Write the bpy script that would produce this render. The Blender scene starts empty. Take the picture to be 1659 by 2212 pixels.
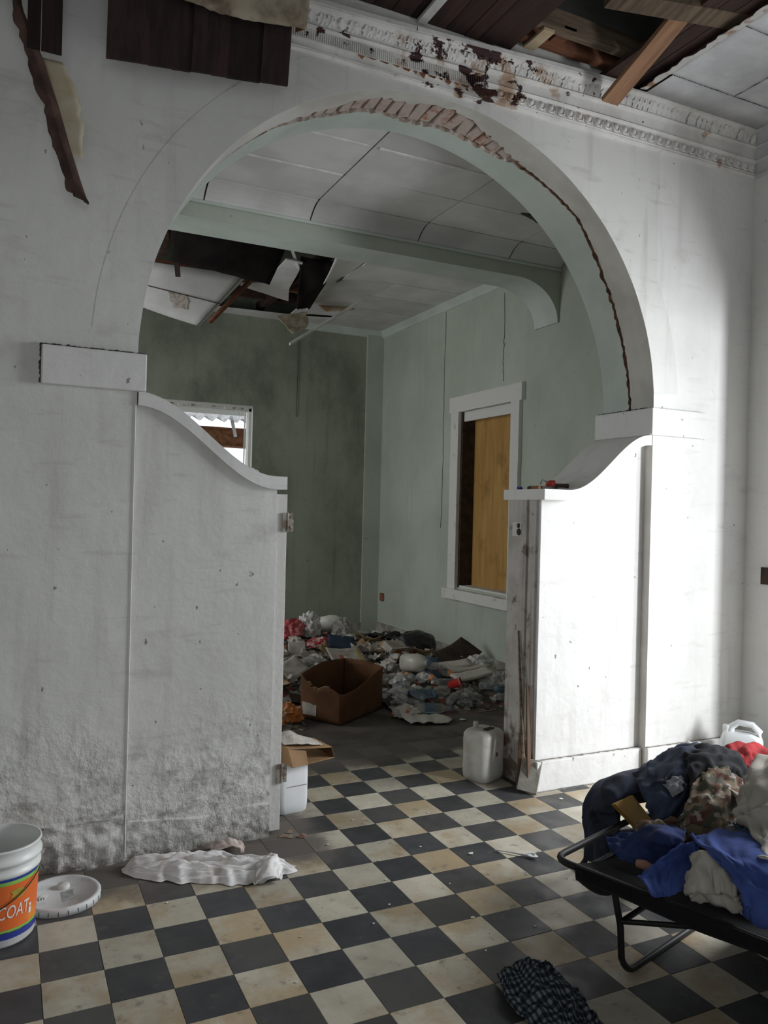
import bpy, bmesh, math, random
from mathutils import Vector, Matrix, noise
random.seed(7)
SC = bpy.context.scene
COL = SC.collection
PI = math.pi

# ------------------------------------------------------------------ camera
cam_d = bpy.data.cameras.new('camera')
cam = bpy.data.objects.new('camera', cam_d)
COL.objects.link(cam)
SC.camera = cam
cam_d.sensor_fit = 'VERTICAL'
cam_d.sensor_height = 36.0
cam_d.lens = 1701.5 / 2212 * 36.0
cam_d.clip_start = 0.05
cam_d.clip_end = 200
_r = Matrix(((0.90181538, -0.43141416, 0.02471538),      # right
             (0.02180249, -0.01169641, -0.99969388),     # down
             (0.43157117, 0.90207817, -0.0011421)))      # forward
_m = Matrix((_r[0], -_r[1], -_r[2])).transposed().to_4x4()
_m.translation = Vector((-1.3357, -2.4411, 1.6018))
cam.matrix_world = _m

# ------------------------------------------------------------------ world and daylight
wd = bpy.data.worlds.new('sky')
SC.world = wd
wd.use_nodes = True
bg = wd.node_tree.nodes['Background']
bg.inputs[0].default_value = (0.86, 0.93, 1.0, 1)
bg.inputs[1].default_value = 1.6

def daylight(name, loc, rot, sx, sy, power, col=(0.93, 0.96, 1.0), spread=180):
    l = bpy.data.lights.new(name, 'AREA')
    l.shape = 'RECTANGLE'; l.size = sx; l.size_y = sy
    l.energy = power; l.color = col; l.spread = math.radians(spread)
    o = bpy.data.objects.new(name, l); COL.objects.link(o)
    o.location = loc; o.rotation_euler = rot
    return o
# daylight outside the street door in the right wall, outside the doors behind the camera, outside the far room
daylight('daylight_street', (4.25, -2.40, 1.50), Vector((2.05, -3.6, -0.1)).to_track_quat('Z', 'Y').to_euler(), 0.42, 2.2, 200)
daylight('daylight_street_door', (4.8, -0.45, 2.75), (0, math.radians(68), 0), 1.9, 2.0, 330)
daylight('daylight_entrance', (-2.0, -5.6, 1.9), (math.radians(90), 0, 0), 1.6, 2.6, 6)
daylight('daylight_far_room', (-3.1, 4.9, 2.1), (0, math.radians(-90), 0), 2.4, 2.2, 95, (0.98, 0.985, 0.97))

vs = SC.view_settings
vs.view_transform = 'Standard'; vs.look = 'None'; vs.gamma = 1.0
vs.use_curve_mapping = False
vs.exposure = -0.3

# ------------------------------------------------------------------ mesh helpers
class MB:
    """collects shapes and links them as one mesh object"""
    def __init__(s): s.v = []; s.f = []; s.m = []; s.sm = []
    def add(s, vs, fs, mi=0, sm=False):
        b = len(s.v); s.v += [tuple(v) for v in vs]
        for f in fs:
            s.f.append([b + i for i in f]); s.m.append(mi); s.sm.append(sm)
    def box(s, a, b, mi=0, M=None):
        x0, y0, z0 = a; x1, y1, z1 = b
        vs = [(x0,y0,z0),(x1,y0,z0),(x1,y1,z0),(x0,y1,z0),(x0,y0,z1),(x1,y0,z1),(x1,y1,z1),(x0,y1,z1)]
        if M is not None: vs = [M @ Vector(v) for v in vs]
        s.add(vs, [(0,3,2,1),(4,5,6,7),(0,1,5,4),(1,2,6,5),(2,3,7,6),(3,0,4,7)], mi)
    def bbox(s, a, b, c, mi=0, M=None):
        """box with chamfered long edges along z-top (c = chamfer)"""
        x0, y0, z0 = a; x1, y1, z1 = b
        vs = [(x0,y0,z0),(x1,y0,z0),(x1,y1,z0),(x0,y1,z0),
              (x0,y0,z1-c),(x1,y0,z1-c),(x1,y1,z1-c),(x0,y1,z1-c),
              (x0+c,y0+c,z1),(x1-c,y0+c,z1),(x1-c,y1-c,z1),(x0+c,y1-c,z1)]
        if M is not None: vs = [M @ Vector(v) for v in vs]
        s.add(vs, [(0,3,2,1),(0,1,5,4),(1,2,6,5),(2,3,7,6),(3,0,4,7),(4,5,9,8),(5,6,10,9),(6,7,11,10),(7,4,8,11),(8,9,10,11)], mi)
    def tube(s, pts, r, n=8, mi=0, cap=True, sm=True):
        pts = [Vector(p) for p in pts]; k = len(pts)
        rr = r if isinstance(r, (list, tuple)) else [r]*k
        up = Vector((0.13, 0.21, 0.97)).normalized(); rings = []
        for i, p in enumerate(pts):
            d = (pts[min(i+1,k-1)] - pts[max(i-1,0)]).normalized()
            a = d.cross(up)
            if a.length < 0.05: a = d.cross(Vector((1,0,0)))
            a.normalize(); b = d.cross(a)
            rings.append([p + rr[i]*(math.cos(2*PI*j/n)*a + math.sin(2*PI*j/n)*b) for j in range(n)])
        vs = [v for q in rings for v in q]
        fs = [(i*n+j, i*n+(j+1)%n, (i+1)*n+(j+1)%n, (i+1)*n+j) for i in range(k-1) for j in range(n)]
        s.add(vs, fs, mi, sm)
        if cap:
            s.add(rings[0], [tuple(range(n))[::-1]], mi); s.add(rings[-1], [tuple(range(n))], mi)
    def lathe(s, prof, n=24, mi=0, M=None, sm=True, sx=1, sy=1, close=True):
        """prof: list of (radius, z)"""
        vs = []; k = len(prof)
        for r, z in prof:
            for j in range(n):
                a = 2*PI*j/n; vs.append(Vector((r*sx*math.cos(a), r*sy*math.sin(a), z)))
        if M is not None: vs = [M @ v for v in vs]
        fs = [(i*n+j, i*n+(j+1)%n, (i+1)*n+(j+1)%n, (i+1)*n+j) for i in range(k-1) for j in range(n)]
        s.add(vs, fs, mi, sm)
        if close:
            if prof[0][0] > 1e-5: s.add(vs[:n], [tuple(range(n))[::-1]], mi)
            if prof[-1][0] > 1e-5: s.add(vs[-n:], [tuple(range(n))], mi)
    def grid(s, fn, nu, nv, mi=0, sm=True, flip=False):
        vs = [fn(i/nu, j/nv) for j in range(nv+1) for i in range(nu+1)]
        w = nu+1
        fs = [(j*w+i, j*w+i+1, (j+1)*w+i+1, (j+1)*w+i) for j in range(nv) for i in range(nu)]
        if flip: fs = [f[::-1] for f in fs]
        s.add(vs, fs, mi, sm)
    def prism(s, poly, h0, h1, axis='z', mi=0, M=None):
        """extrude a 2-D polygon; axis z: (x,y)->z, y: (x,z)->y, x: (y,z)->x"""
        def P(p, h):
            v = {'z': (p[0],p[1],h), 'y': (p[0],h,p[1]), 'x': (h,p[0],p[1])}[axis]
            return M @ Vector(v) if M is not None else v
        n = len(poly); vs = [P(p,h0) for p in poly] + [P(p,h1) for p in poly]
        fs = [tuple(range(n)), tuple(range(2*n-1, n-1, -1))] + [(i, n+i, n+(i+1)%n, (i+1)%n) for i in range(n)]
        s.add(vs, fs, mi)
    def sweep(s, prof, pts, frame, mi=0, sm=False):
        """prof list of (a,b); frame(p,i)->two vectors; open profile"""
        k = len(prof); vs = []
        for i, p in enumerate(pts):
            A, B = frame(p, i); vs += [Vector(p) + A*a + B*b for a, b in prof]
        fs = [(i*k+j, i*k+j+1, (i+1)*k+j+1, (i+1)*k+j) for i in range(len(pts)-1) for j in range(k-1)]
        s.add(vs, fs, mi, sm)
    def mesh(s, name, mats):
        me = bpy.data.meshes.new(name)
        me.from_pydata(s.v, [], s.f)
        for m in (mats if isinstance(mats, (list, tuple)) else [mats]): me.materials.append(m)
        me.polygons.foreach_set('material_index', s.m)
        me.polygons.foreach_set('use_smooth', s.sm)
        bm = bmesh.new(); bm.from_mesh(me)
        bmesh.ops.recalc_face_normals(bm, faces=bm.faces)
        bm.to_mesh(me); bm.free(); me.update()
        return me
    def build(s, name, mats, parent=None, loc=None, rot=None, solid=0, bevel=0, sub=0):
        o = link(name, s.mesh(name, mats), parent, loc, rot)
        if solid:
            m = o.modifiers.new('solid', 'SOLIDIFY'); m.thickness = solid; m.offset = 0
        if bevel:
            m = o.modifiers.new('bevel', 'BEVEL'); m.width = bevel; m.segments = 2; m.limit_method = 'ANGLE'
        if sub:
            m = o.modifiers.new('sub', 'SUBSURF'); m.levels = sub; m.render_levels = sub
        return o

def link(name, me, parent=None, loc=None, rot=None):
    o = bpy.data.objects.new(name, me); COL.objects.link(o)
    if parent is not None: o.parent = parent
    if loc is not None: o.location = loc
    if rot is not None: o.rotation_euler = rot
    return o
def empty(name, loc=(0,0,0), rot=(0,0,0)):
    o = bpy.data.objects.new(name, None); COL.objects.link(o); o.empty_display_size = 0.1
    o.location = loc; o.rotation_euler = rot
    return o
def tag(o, label, cat, group=None):
    o['label'] = label; o['category'] = cat
    if group: o['group'] = group
    return o
def struct(o, label=None):
    o['kind'] = 'structure'
    if label: o['label'] = label
    return o
def stuff(o, label=None, cat=None):
    o['kind'] = 'stuff'
    if label: o['label'] = label
    if cat: o['category'] = cat
    return o
def lerp(a, b, t): return a + (b-a)*t
def sstep(a, b, x):
    t = max(0, min(1, (x-a)/(b-a))); return t*t*(3-2*t)
def interp(tab, x):
    if x <= tab[0][0]: return tab[0][1]
    for (a, b), (c, d) in zip(tab, tab[1:]):
        if x <= c: return lerp(b, d, (x-a)/(c-a))
    return tab[-1][1]
def nz(x, y=0, z=0): return noise.noise(Vector((x, y, z)))

# ------------------------------------------------------------------ materials
class NT:
    def __init__(s, name):
        s.m = bpy.data.materials.new(name); s.m.use_nodes = True
        s.t = s.m.node_tree; s.b = s.t.nodes['Principled BSDF']
        s.g = s.t.nodes.new('ShaderNodeNewGeometry')
        s.tc = s.t.nodes.new('ShaderNodeTexCoord')
        s.pos = s.g.outputs['Position']
    def n(s, ty, **k):
        q = s.t.nodes.new(ty)
        for a, b in k.items(): setattr(q, a, b)
        return q
    def l(s, a, b): s.t.links.new(a, b)
    def put(s, sock, v):
        if hasattr(v, 'is_output') or isinstance(v, bpy.types.NodeSocket): s.l(v, sock)
        else: sock.default_value = v
    def vec(s, src, sc=(1,1,1), loc=(0,0,0), rot=(0,0,0)):
        q = s.n('ShaderNodeMapping'); s.l(src, q.inputs[0])
        q.inputs['Location'].default_value = loc; q.inputs['Scale'].default_value = sc; q.inputs['Rotation'].default_value = rot
        return q.outputs[0]
    def noise(s, src, scale, detail=4, rough=0.55, dist=0):
        q = s.n('ShaderNodeTexNoise'); s.l(src, q.inputs['Vector'])
        q.inputs['Scale'].default_value = scale; q.inputs['Detail'].default_value = detail
        q.inputs['Roughness'].default_value = rough; q.inputs['Distortion'].default_value = dist
        return q.outputs[0]
    def ramp(s, f, a, b, ca=0.0, cb=1.0):
        q = s.n('ShaderNodeMapRange', interpolation_type='SMOOTHSTEP', clamp=True); s.put(q.inputs[0], f)
        q.inputs[1].default_value = a; q.inputs[2].default_value = b; q.inputs[3].default_value = ca; q.inputs[4].default_value = cb
        return q.outputs[0]
    def math(s, op, a, b=0.0, c=0.0):
        q = s.n('ShaderNodeMath', operation=op); s.put(q.inputs[0], a); s.put(q.inputs[1], b)
        s.put(q.inputs[2], c)
        return q.outputs[0]
    def mix(s, f, a, b):
        q = s.n('ShaderNodeMix', data_type='RGBA'); s.put(q.inputs[0], f)
        for i, v in ((6, a), (7, b)):
            if isinstance(v, tuple): q.inputs[i].default_value = (*v[:3], 1)
            else: s.l(v, q.inputs[i])
        return q.outputs[2]
    def xyz(s, src=None):
        q = s.n('ShaderNodeSeparateXYZ'); s.l(src or s.pos, q.inputs[0]); return q.outputs
    def rnd(s): return s.n('ShaderNodeObjectInfo').outputs['Random']
    def bump(s, h, strength, dist=0.01):
        q = s.n('ShaderNodeBump'); q.inputs['Strength'].default_value = strength; q.inputs['Distance'].default_value = dist
        s.l(h, q.inputs['Height'])
        if s.b.inputs['Normal'].links: s.l(s.b.inputs['Normal'].links[0].from_socket, q.inputs['Normal'])
        s.l(q.outputs[0], s.b.inputs['Normal'])
    def out(s, col, rough=0.8, spec=0.3, metal=0):
        if isinstance(col, tuple): s.b.inputs['Base Color'].default_value = (*col[:3], 1)
        else: s.l(col, s.b.inputs['Base Color'])
        s.put(s.b.inputs['Roughness'], rough)
        s.b.inputs['Specular IOR Level'].default_value = spec; s.b.inputs['Metallic'].default_value = metal
        return s.m

def simple(name, c1, c2=None, scale=8, rough=0.8, spec=0.3, bump=0.0, metal=0, var=0.0, lo=0.35, hi=0.65, obj=False, bscale=None):
    t = NT(name); src = t.tc.outputs['Object'] if obj else t.pos
    c2 = c2 or tuple(x*0.8 for x in c1)
    f = t.ramp(t.noise(src, scale, 6), lo, hi)
    c = t.mix(f, c1, c2)
    if var:
        hs = t.n('ShaderNodeHueSaturation'); t.l(c, hs.inputs['Color'])
        t.l(t.ramp(t.rnd(), 0, 1, 1-var, 1+var), hs.inputs['Value']); c = hs.outputs[0]
    if bump: t.bump(t.noise(src, bscale or scale*4, 5), bump)
    return t.out(c, rough, spec, metal)

def plaster(name, base, dirt, grime, low=1.0):
    """old painted plaster: patchy tint, specks, rain-like runs, crumbling and dirty band along the base"""
    t = NT(name); x, y, z = t.xyz()
    c = t.mix(t.ramp(t.noise(t.pos, 1.3, 5), 0.35, 0.7), base, tuple(b*0.9 for b in base))
    runs = t.noise(t.vec(t.pos, (5, 5, 0.5)), 1.6, 5, 0.6)
    c = t.mix(t.ramp(runs, 0.52, 0.76, 0, 0.6), c, dirt)
    blot = t.noise(t.vec(t.pos, (2.2, 2.2, 3.5)), 1.1, 7, 0.65, 0.4)
    c = t.mix(t.ramp(blot, 0.55, 0.78, 0, 0.6), c, dirt)
    speck = t.noise(t.vec(t.pos, (1, 1, 0.7)), 26, 3, 0.5)
    c = t.mix(t.ramp(speck, 0.715, 0.75, 0, 0.85), c, grime)
    hz = t.noise(t.vec(t.pos, (1.5, 1.5, 9)), 2.2, 5, 0.6, 0.5)
    c = t.mix(t.ramp(hz, 0.56, 0.74, 0, 0.45), c, dirt)
    zone = t.ramp(z, 0.75, 0.05)                                        # damp, crumbled lower part
    rubble = t.noise(t.pos, 14, 6, 0.62)
    rub2 = t.noise(t.vec(t.pos, (1, 1, 2.5)), 5, 5, 0.6)
    base_ = t.ramp(t.math('ADD', z, t.math('MULTIPLY', rub2, 0.35)), 0.42, 0.16)
    k = t.math('MULTIPLY', t.ramp(rub2, 0.46, 0.62), t.math('MULTIPLY', zone, t.ramp(rubble, 0.38, 0.6)))
    k = t.math('MAXIMUM', k, t.math('MULTIPLY', base_, t.ramp(rubble, 0.40, 0.56, 0.25, 1.0)))
    c = t.mix(t.math('MULTIPLY', k, 0.8*low), c, grime)
    t.bump(t.noise(t.pos, 9, 6, 0.55), 0.35, 0.02)
    patchy = t.ramp(t.noise(t.pos, 2.6, 4), 0.36, 0.58, 0.25, 1.0)
    bl = t.math('MULTIPLY', t.math('MULTIPLY', rubble, patchy), t.math('MULTIPLY', t.ramp(z, 0.85, 0.3), low))
    t.bump(bl, 0.8, 0.035)
    return t.out(c, 0.85, 0.25)

M = {}
M['white'] = plaster('white_plaster', (0.74, 0.735, 0.70), (0.50, 0.48, 0.44), (0.20, 0.185, 0.16), 1.0)
M['whitesmooth'] = plaster('white_plaster_smooth', (0.80, 0.79, 0.765), (0.60, 0.58, 0.54), (0.24, 0.22, 0.19), 0.12)
M['soffit'] = simple('soffit_plaster', (0.66, 0.64, 0.60), (0.52, 0.50, 0.46), 3, 0.85, 0.2, 0.25)
M['palegreen'] = simple('pale_green_paint', (0.56, 0.61, 0.56), (0.49, 0.54, 0.49), 3, 0.8, 0.2, 0.25)

def green(name, base, mold, amt):
    t = NT(name); x, y, z = t.xyz()
    c = t.mix(t.ramp(t.noise(t.pos, 0.9, 5), 0.35, 0.7), base, tuple(b*0.84 for b in base))
    f = t.noise(t.vec(t.pos, (1.3, 1.3, 0.8)), 1.3, 8, 0.68)
    up = t.ramp(z, 0.9, 3.4, 0.03, -0.05)
    c = t.mix(t.math('MULTIPLY', t.ramp(t.math('SUBTRACT', f, up), 0.36, 0.80), amt), c, mold)
    sp = t.noise(t.pos, 15, 4, 0.6)
    c = t.mix(t.ramp(sp, 0.66, 0.74, 0, 0.7*amt), c, tuple(m*0.45 for m in mold))
    runs = t.noise(t.vec(t.pos, (7, 7, 0.35)), 1.5, 4, 0.6)
    c = t.mix(t.ramp(runs, 0.55, 0.75, 0, 0.35), c, mold)
    t.bump(t.noise(t.pos, 10, 6, 0.55), 0.3, 0.015)
    return t.out(c, 0.8, 0.2)
M['green'] = green('green_wall_paint', (0.485, 0.528, 0.455), (0.33, 0.355, 0.298), 0.55)
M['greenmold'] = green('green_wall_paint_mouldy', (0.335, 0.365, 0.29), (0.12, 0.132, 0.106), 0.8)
M['ceil'] = simple('ceiling_board', (0.70, 0.685, 0.675), (0.58, 0.56, 0.55), 2.2, 0.9, 0.1, 0.1, var=0.05)
M['seam'] = simple('seam_dark', (0.10, 0.09, 0.08), (0.05, 0.045, 0.04), 6, 0.9)
M['batten'] = simple('white_batten', (0.78, 0.77, 0.75), (0.62, 0.60, 0.58), 7, 0.7)

def wood(name, a, b, rough=0.75, along=(1, 12, 12), bump=0.3, var=0.15, obj=True, sc=2.2):
    t = NT(name); src = t.tc.outputs['Object'] if obj else t.pos
    v = t.vec(src, along)
    f = t.ramp(t.noise(v, sc, 7, 0.6, 0.6), 0.3, 0.7)
    c = t.mix(f, a, b)
    g = t.noise(src, 3.0, 6, 0.6)
    c = t.mix(t.ramp(g, 0.55, 0.75, 0, 0.6), c, tuple(x*0.45 for x in b))
    hs = t.n('ShaderNodeHueSaturation'); t.l(c, hs.inputs['Color'])
    t.l(t.ramp(t.rnd(), 0, 1, 1-var, 1+var), hs.inputs['Value'])
    t.bump(t.noise(v, sc*3, 5), bump, 0.004)
    return t.out(hs.outputs[0], rough, 0.25)
M['darkwood'] = wood('dark_brown_boards', (0.070, 0.040, 0.032), (0.038, 0.024, 0.020), 0.7, (12, 1, 12))
M['darkwoodz'] = wood('dark_brown_hanging_boards', (0.040, 0.022, 0.020), (0.020, 0.012, 0.011), 0.7, (14, 14, 1), var=0.3)
M['oldbeam'] = wood('old_grey_timber', (0.24, 0.175, 0.12), (0.10, 0.075, 0.055), 0.85, (1, 12, 12))
M['redwood'] = wood('reddish_timber', (0.27, 0.115, 0.065), (0.13, 0.055, 0.035), 0.8, (1, 12, 12))
M['timber'] = wood('warm_brown_timber', (0.36, 0.20, 0.115), (0.22, 0.115, 0.065), 0.7, (12, 12, 1.2))
M['void'] = simple('attic_dark', (0.030, 0.026, 0.023), (0.014, 0.012, 0.011), 2, 0.95, 0.1)
M['felt'] = simple('black_felt_and_hole_dark', (0.022, 0.018, 0.017), (0.012, 0.010, 0.010), 5, 0.95, 0.05)  # felt of the flap, and black standing in for the unlit ceiling hole

def cornice_mat(name, rust_x, amt):
    """white painted tin with flaking paint and rust, heaviest near the joint at rust_x"""
    t = NT(name); x, y, z = t.xyz()
    c = t.mix(t.ramp(t.noise(t.pos, 4, 5), 0.4, 0.65), (0.82, 0.80, 0.765), (0.66, 0.64, 0.605))
    near = t.ramp(t.math('ABSOLUTE', t.math('SUBTRACT', x, rust_x)), 0.75, 0.0, 0.0, 0.11)
    far = t.ramp(t.math('ABSOLUTE', t.math('SUBTRACT', x, 0.75)), 1.9, 1.0, -0.16, 0.0)
    f = t.math('ADD', t.math('ADD', t.noise(t.vec(t.pos, (1, 1, 1.4)), 9, 6, 0.62, 0.3), near), far)
    c = t.mix(t.ramp(t.math('ADD', t.noise(t.pos, 6, 5, 0.6), t.math('MULTIPLY', near, 1.3)), 0.62, 0.74, 0, 0.75), c, (0.36, 0.19, 0.085))
    c = t.mix(t.ramp(f, 0.632, 0.66, 0, amt), c, (0.060, 0.030, 0.028))
    t.bump(t.noise(t.pos, 24, 5), 0.4, 0.006)
    return t.out(c, 0.75, 0.25)
M['cornice'] = cornice_mat('peeling_white_cornice', 0.93, 1.0)
M['tin'] = simple('white_pressed_tin', (0.68, 0.68, 0.69), (0.56, 0.56, 0.57), 5, 0.65, 0.3, 0.3)

def tile_mat(name, a, b, stain, dark):
    t = NT(name); x, y, z = t.xyz()
    hs = t.n('ShaderNodeHueSaturation')
    c = t.mix(t.ramp(t.noise(t.pos, 7, 6, 0.6), 0.35, 0.65), a, b)
    c = t.mix(t.ramp(t.math('ADD', t.noise(t.vec(t.pos, (1, 1, 1), (3.1, 0.7, 0)), 3.1, 6, 0.68), t.ramp(t.math('FRACT', t.math('MULTIPLY', t.rnd(), 7.3)), 0, 1, -0.13, 0.13)), 0.46, 0.66, 0, 0.85), c, stain)
    t.l(c, hs.inputs['Color']); t.l(t.ramp(t.rnd(), 0, 1, 0.80, 1.12), hs.inputs['Value']); c = hs.outputs[0]
    # dirt spots and scuffs
    c = t.mix(t.ramp(t.noise(t.pos, 15, 6, 0.65), 0.56, 0.72, 0, 0.7), c, tuple(q*0.25 for q in a) if not dark else (0.10, 0.095, 0.088))
    c = t.mix(t.ramp(t.noise(t.vec(t.pos, (1, 1, 1), (9, 2, 0)), 60, 2), 0.74, 0.76), c, (0.02, 0.02, 0.02))
    # spilled soil: thick on the far-room side and along the foot of the left wall
    n1 = t.math('MULTIPLY', t.noise(t.pos, 3.5, 6, 0.6), 0.9)
    far = t.ramp(t.math('ADD', y, t.math('MULTIPLY', x, -0.10)), 1.66, 2.22)
    near = t.math('MULTIPLY', t.ramp(y, 0.45, 1.1), t.ramp(x, 0.42, -0.05))
    soil = t.math('ADD', n1, t.math('MAXIMUM', far, t.math('MULTIPLY', near, 0.85)))
    c = t.mix(t.ramp(soil, 0.88, 1.28, 0, 0.93), c, (0.128, 0.112, 0.098))
    t.bump(t.noise(t.pos, 18, 5), 0.1, 0.004)
    r = t.ramp(t.noise(t.pos, 5, 5), 0.3, 0.7, 0.32, 0.62)
    r = t.math('MAXIMUM', r, t.ramp(soil, 0.85, 1.15, 0, 0.9))
    return t.out(c, r, 0.4)
M['cream'] = tile_mat('cream_floor_tile', (0.56, 0.52, 0.42), (0.46, 0.42, 0.335), (0.40, 0.30, 0.175), False)
M['black'] = tile_mat('charcoal_floor_tile', (0.062, 0.062, 0.066), (0.046, 0.046, 0.050), (0.080, 0.077, 0.072), True)
M['soil'] = simple('dirty_concrete', (0.150, 0.131, 0.115), (0.092, 0.080, 0.069), 4, 0.9, 0.2, 0.35)
M['grout'] = simple('dirty_grout', (0.12, 0.11, 0.10), (0.07, 0.065, 0.06), 8, 0.9)
def brick_mat():
    t = NT('exposed_brick')
    v = t.noise(t.pos, 17, 6, 0.65)
    c = t.mix(t.ramp(t.noise(t.pos, 6, 4), 0.35, 0.65), (0.46, 0.20, 0.12), (0.34, 0.125, 0.075))
    c = t.mix(t.ramp(t.math('ADD', v, t.math('MULTIPLY', t.rnd(), 0.16)), 0.34, 0.56, 0, 0.97), c, (0.56, 0.47, 0.42))
    t.bump(v, 0.9, 0.02)
    return t.out(c, 0.95, 0.1)
M['brick'] = brick_mat()
M['mortar'] = simple('crumbling_mortar', (0.55, 0.50, 0.45), (0.36, 0.27, 0.22), 22, 0.95, 0.1, 0.9)
M['rustmortar'] = simple('brown_crack_rubble', (0.30, 0.17, 0.11), (0.16, 0.10, 0.075), 24, 0.95, 0.1, 0.9)
M['ply'] = wood('yellow_plywood', (0.48, 0.285, 0.09), (0.36, 0.195, 0.052), 0.6, (11, 11, 0.9), 0.15, 0.0, sc=1.2)
M['oldpaint'] = simple('chipped_white_paint', (0.66, 0.645, 0.615), (0.42, 0.37, 0.33), 9, 0.75, 0.3, 0.35, lo=0.58, hi=0.78)
M['darkframe'] = simple('dark_stained_sash', (0.060, 0.038, 0.028), (0.030, 0.020, 0.016), 9, 0.7)
M['metal'] = simple('rusty_hinge_metal', (0.36, 0.33, 0.29), (0.16, 0.12, 0.09), 30, 0.6, 0.4, 0.3, metal=0.4)
M['rust'] = simple('rusty_iron', (0.33, 0.15, 0.075), (0.20, 0.085, 0.045), 14, 0.8, 0.2, 0.4)

def grimy():
    """painted jamb wood with brown streaks running down"""
    t = NT('grimy_painted_wood'); x, y, z = t.xyz()
    c = t.mix(t.ramp(t.noise(t.pos, 5, 5), 0.4, 0.65), (0.56, 0.53, 0.50), (0.44, 0.41, 0.375))
    runs = t.noise(t.vec(t.pos, (26, 26, 0.7)), 1.4, 6, 0.65)
    c = t.mix(t.ramp(runs, 0.47, 0.72, 0, 0.85), c, (0.20, 0.145, 0.115))
    low = t.math('ADD', t.noise(t.pos, 9, 6, 0.65), t.ramp(z, 0.5, 0.0, 0.0, 0.16))
    c = t.mix(t.ramp(low, 0.56, 0.68, 0, 0.85), c, (0.15, 0.115, 0.085))
    t.bump(runs, 0.4, 0.006)
    return t.out(c, 0.8, 0.25)
M['grimy'] = grimy()
M['dust2'] = simple('pale_caked_dust', (0.34, 0.31, 0.27), (0.20, 0.175, 0.15), 30, 0.95, 0.1, 0.9)
M['dust'] = simple('caked_dust', (0.12, 0.105, 0.09), (0.05, 0.042, 0.036), 40, 0.95, 0.1, 0.9)
# ================================================================== THE SETTING
Y0, Y1 = 1.235, 1.69            # faces of the middle wall
XR = 3.08                       # right-hand wall
YB = 6.94                       # back wall of the far room
XL, YF = -3.2, -4.7
CX, CZ, RA = 0.715, 2.27, 1.535 # arch centre and radius
TOP = 5.2

# ---- floor: slab with tiles
mb = MB(); mb.box((XL-0.4, YF-0.4, -0.25), (XR+0.45, YB+0.4, -0.022), 0)
floor = struct(mb.build('floor', [M['grout']]))
mb = MB()
mb.grid(lambda u, v: (lerp(XL, XR, u), lerp(1.9, YB, v), -0.004 + 0.005*nz(lerp(XL, XR, u)*2, lerp(1.9, YB, v)*2) - 0.018*(1-sstep(1.9, 2.35, lerp(1.9, YB, v)))), 60, 50)
fs = mb.build('soil_layer', M['soil'], floor); fs['label'] = 'dark dirty concrete of the far room'
# project a floor point so that the largest 300 tiles become parts of their own
def to_px(p):
    d = cam.matrix_world.inverted() @ Vector(p)
    if d.z > -0.1: return None
    return (829.5 + 1701.5*d.x/-d.z, 1106 - 1701.5*d.y/-d.z, -d.z)
tile_me = []
for m in ('cream', 'black'):
    b = MB(); b.bbox((0.0006, 0.0006, -0.022), (0.1994, 0.1994, 0.0), 0.0012, 0); tile_me.append(b.mesh('tile', M[m]))
cand = []; rest = []
for i in range(-16, 16):
    for j in range(-24, 12):
        x, y = i*0.2, j*0.2
        if x + 0.2 > XR + 0.1: continue
        if y > 1.0 and y < 1.7 and (x > 1.5 or x < -0.25) and (y >= 1.35): continue
        p = to_px((x+0.1, y+0.1, 0))
        ins = p and -60 < p[0] < 1720 and p[1] < 2290 and p[1] > 1640
        (cand if ins else rest).append((p[2] if p else 99, i, j))
cand.sort(); rest += cand[298:]; cand = cand[:298]
for _, i, j in cand:
    o = link('tile', tile_me[0 if (i+j) % 2 else 1], floor, (i*0.2, j*0.2, 0.0004*((i*7+j*13) % 4)))
mb = MB()
for _, i, j in rest:
    mb.box((i*0.2+0.0006, j*0.2+0.0006, -0.022), (i*0.2+0.1994, j*0.2+0.1994, 0.0), 0 if (i+j) % 2 else 1)
o = mb.build('tile_field', [M['cream'], M['black']], floor); stuff(o)

# ---- middle wall with the arch
GA = [(0, 1.430), (16, 1.440), (33, 1.428), (48, 1.375), (60, 1.415), (68, 1.425), (76, 1.378), (83.4, 1.306), (90, 1.312), (96, 1.352), (102.4, 1.322), (108, 1.353), (111.5, 1.405), (117, 1.425), (124, 1.425), (140, 1.43), (180, 1.43)]
GB = [(0, 1.452), (16, 1.468), (33, 1.458), (48, 1.398), (60, 1.44), (67.4, 1.476), (70.8, 1.523), (76, 1.525), (81, 1.53), (85, 1.518), (90, 1.55), (93, 1.551), (99, 1.511), (104, 1.488), (110, 1.515), (116, 1.50), (124, 1.45), (140, 1.431), (180, 1.431)]
mb = MB(); N = 220
rnd = random.Random(3)
rows = []
for k in range(N+1):
    th = 180*k/N; a = math.radians(th); c, s_ = math.cos(a), math.sin(a)
    ya = interp(GA, th); yb = interp(GB, th); w = yb - ya
    if w > 0.004:
        ya += rnd.uniform(-1, 1)*min(0.014, w*0.3); yb += rnd.uniform(-1, 1)*min(0.012, w*0.3)
    dep = 0.0 if w <= 0.004 else (0.03 if w > 0.06 else 0.016)
    r = RA + 0.002*nz(th*0.2, 4)
    rows.append([(CX+r*c, Y0, CZ+r*s_), (CX+r*c, ya, CZ+r*s_), (CX+(r+dep)*c, ya+0.003, CZ+(r+dep)*s_), (CX+(r+dep)*c, yb-0.003, CZ+(r+dep)*s_), (CX+r*c, yb, CZ+r*s_), (CX+r*c, Y1, CZ+r*s_), (CX+r*c, Y0, TOP), (CX+r*c, Y1, TOP)])
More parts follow.
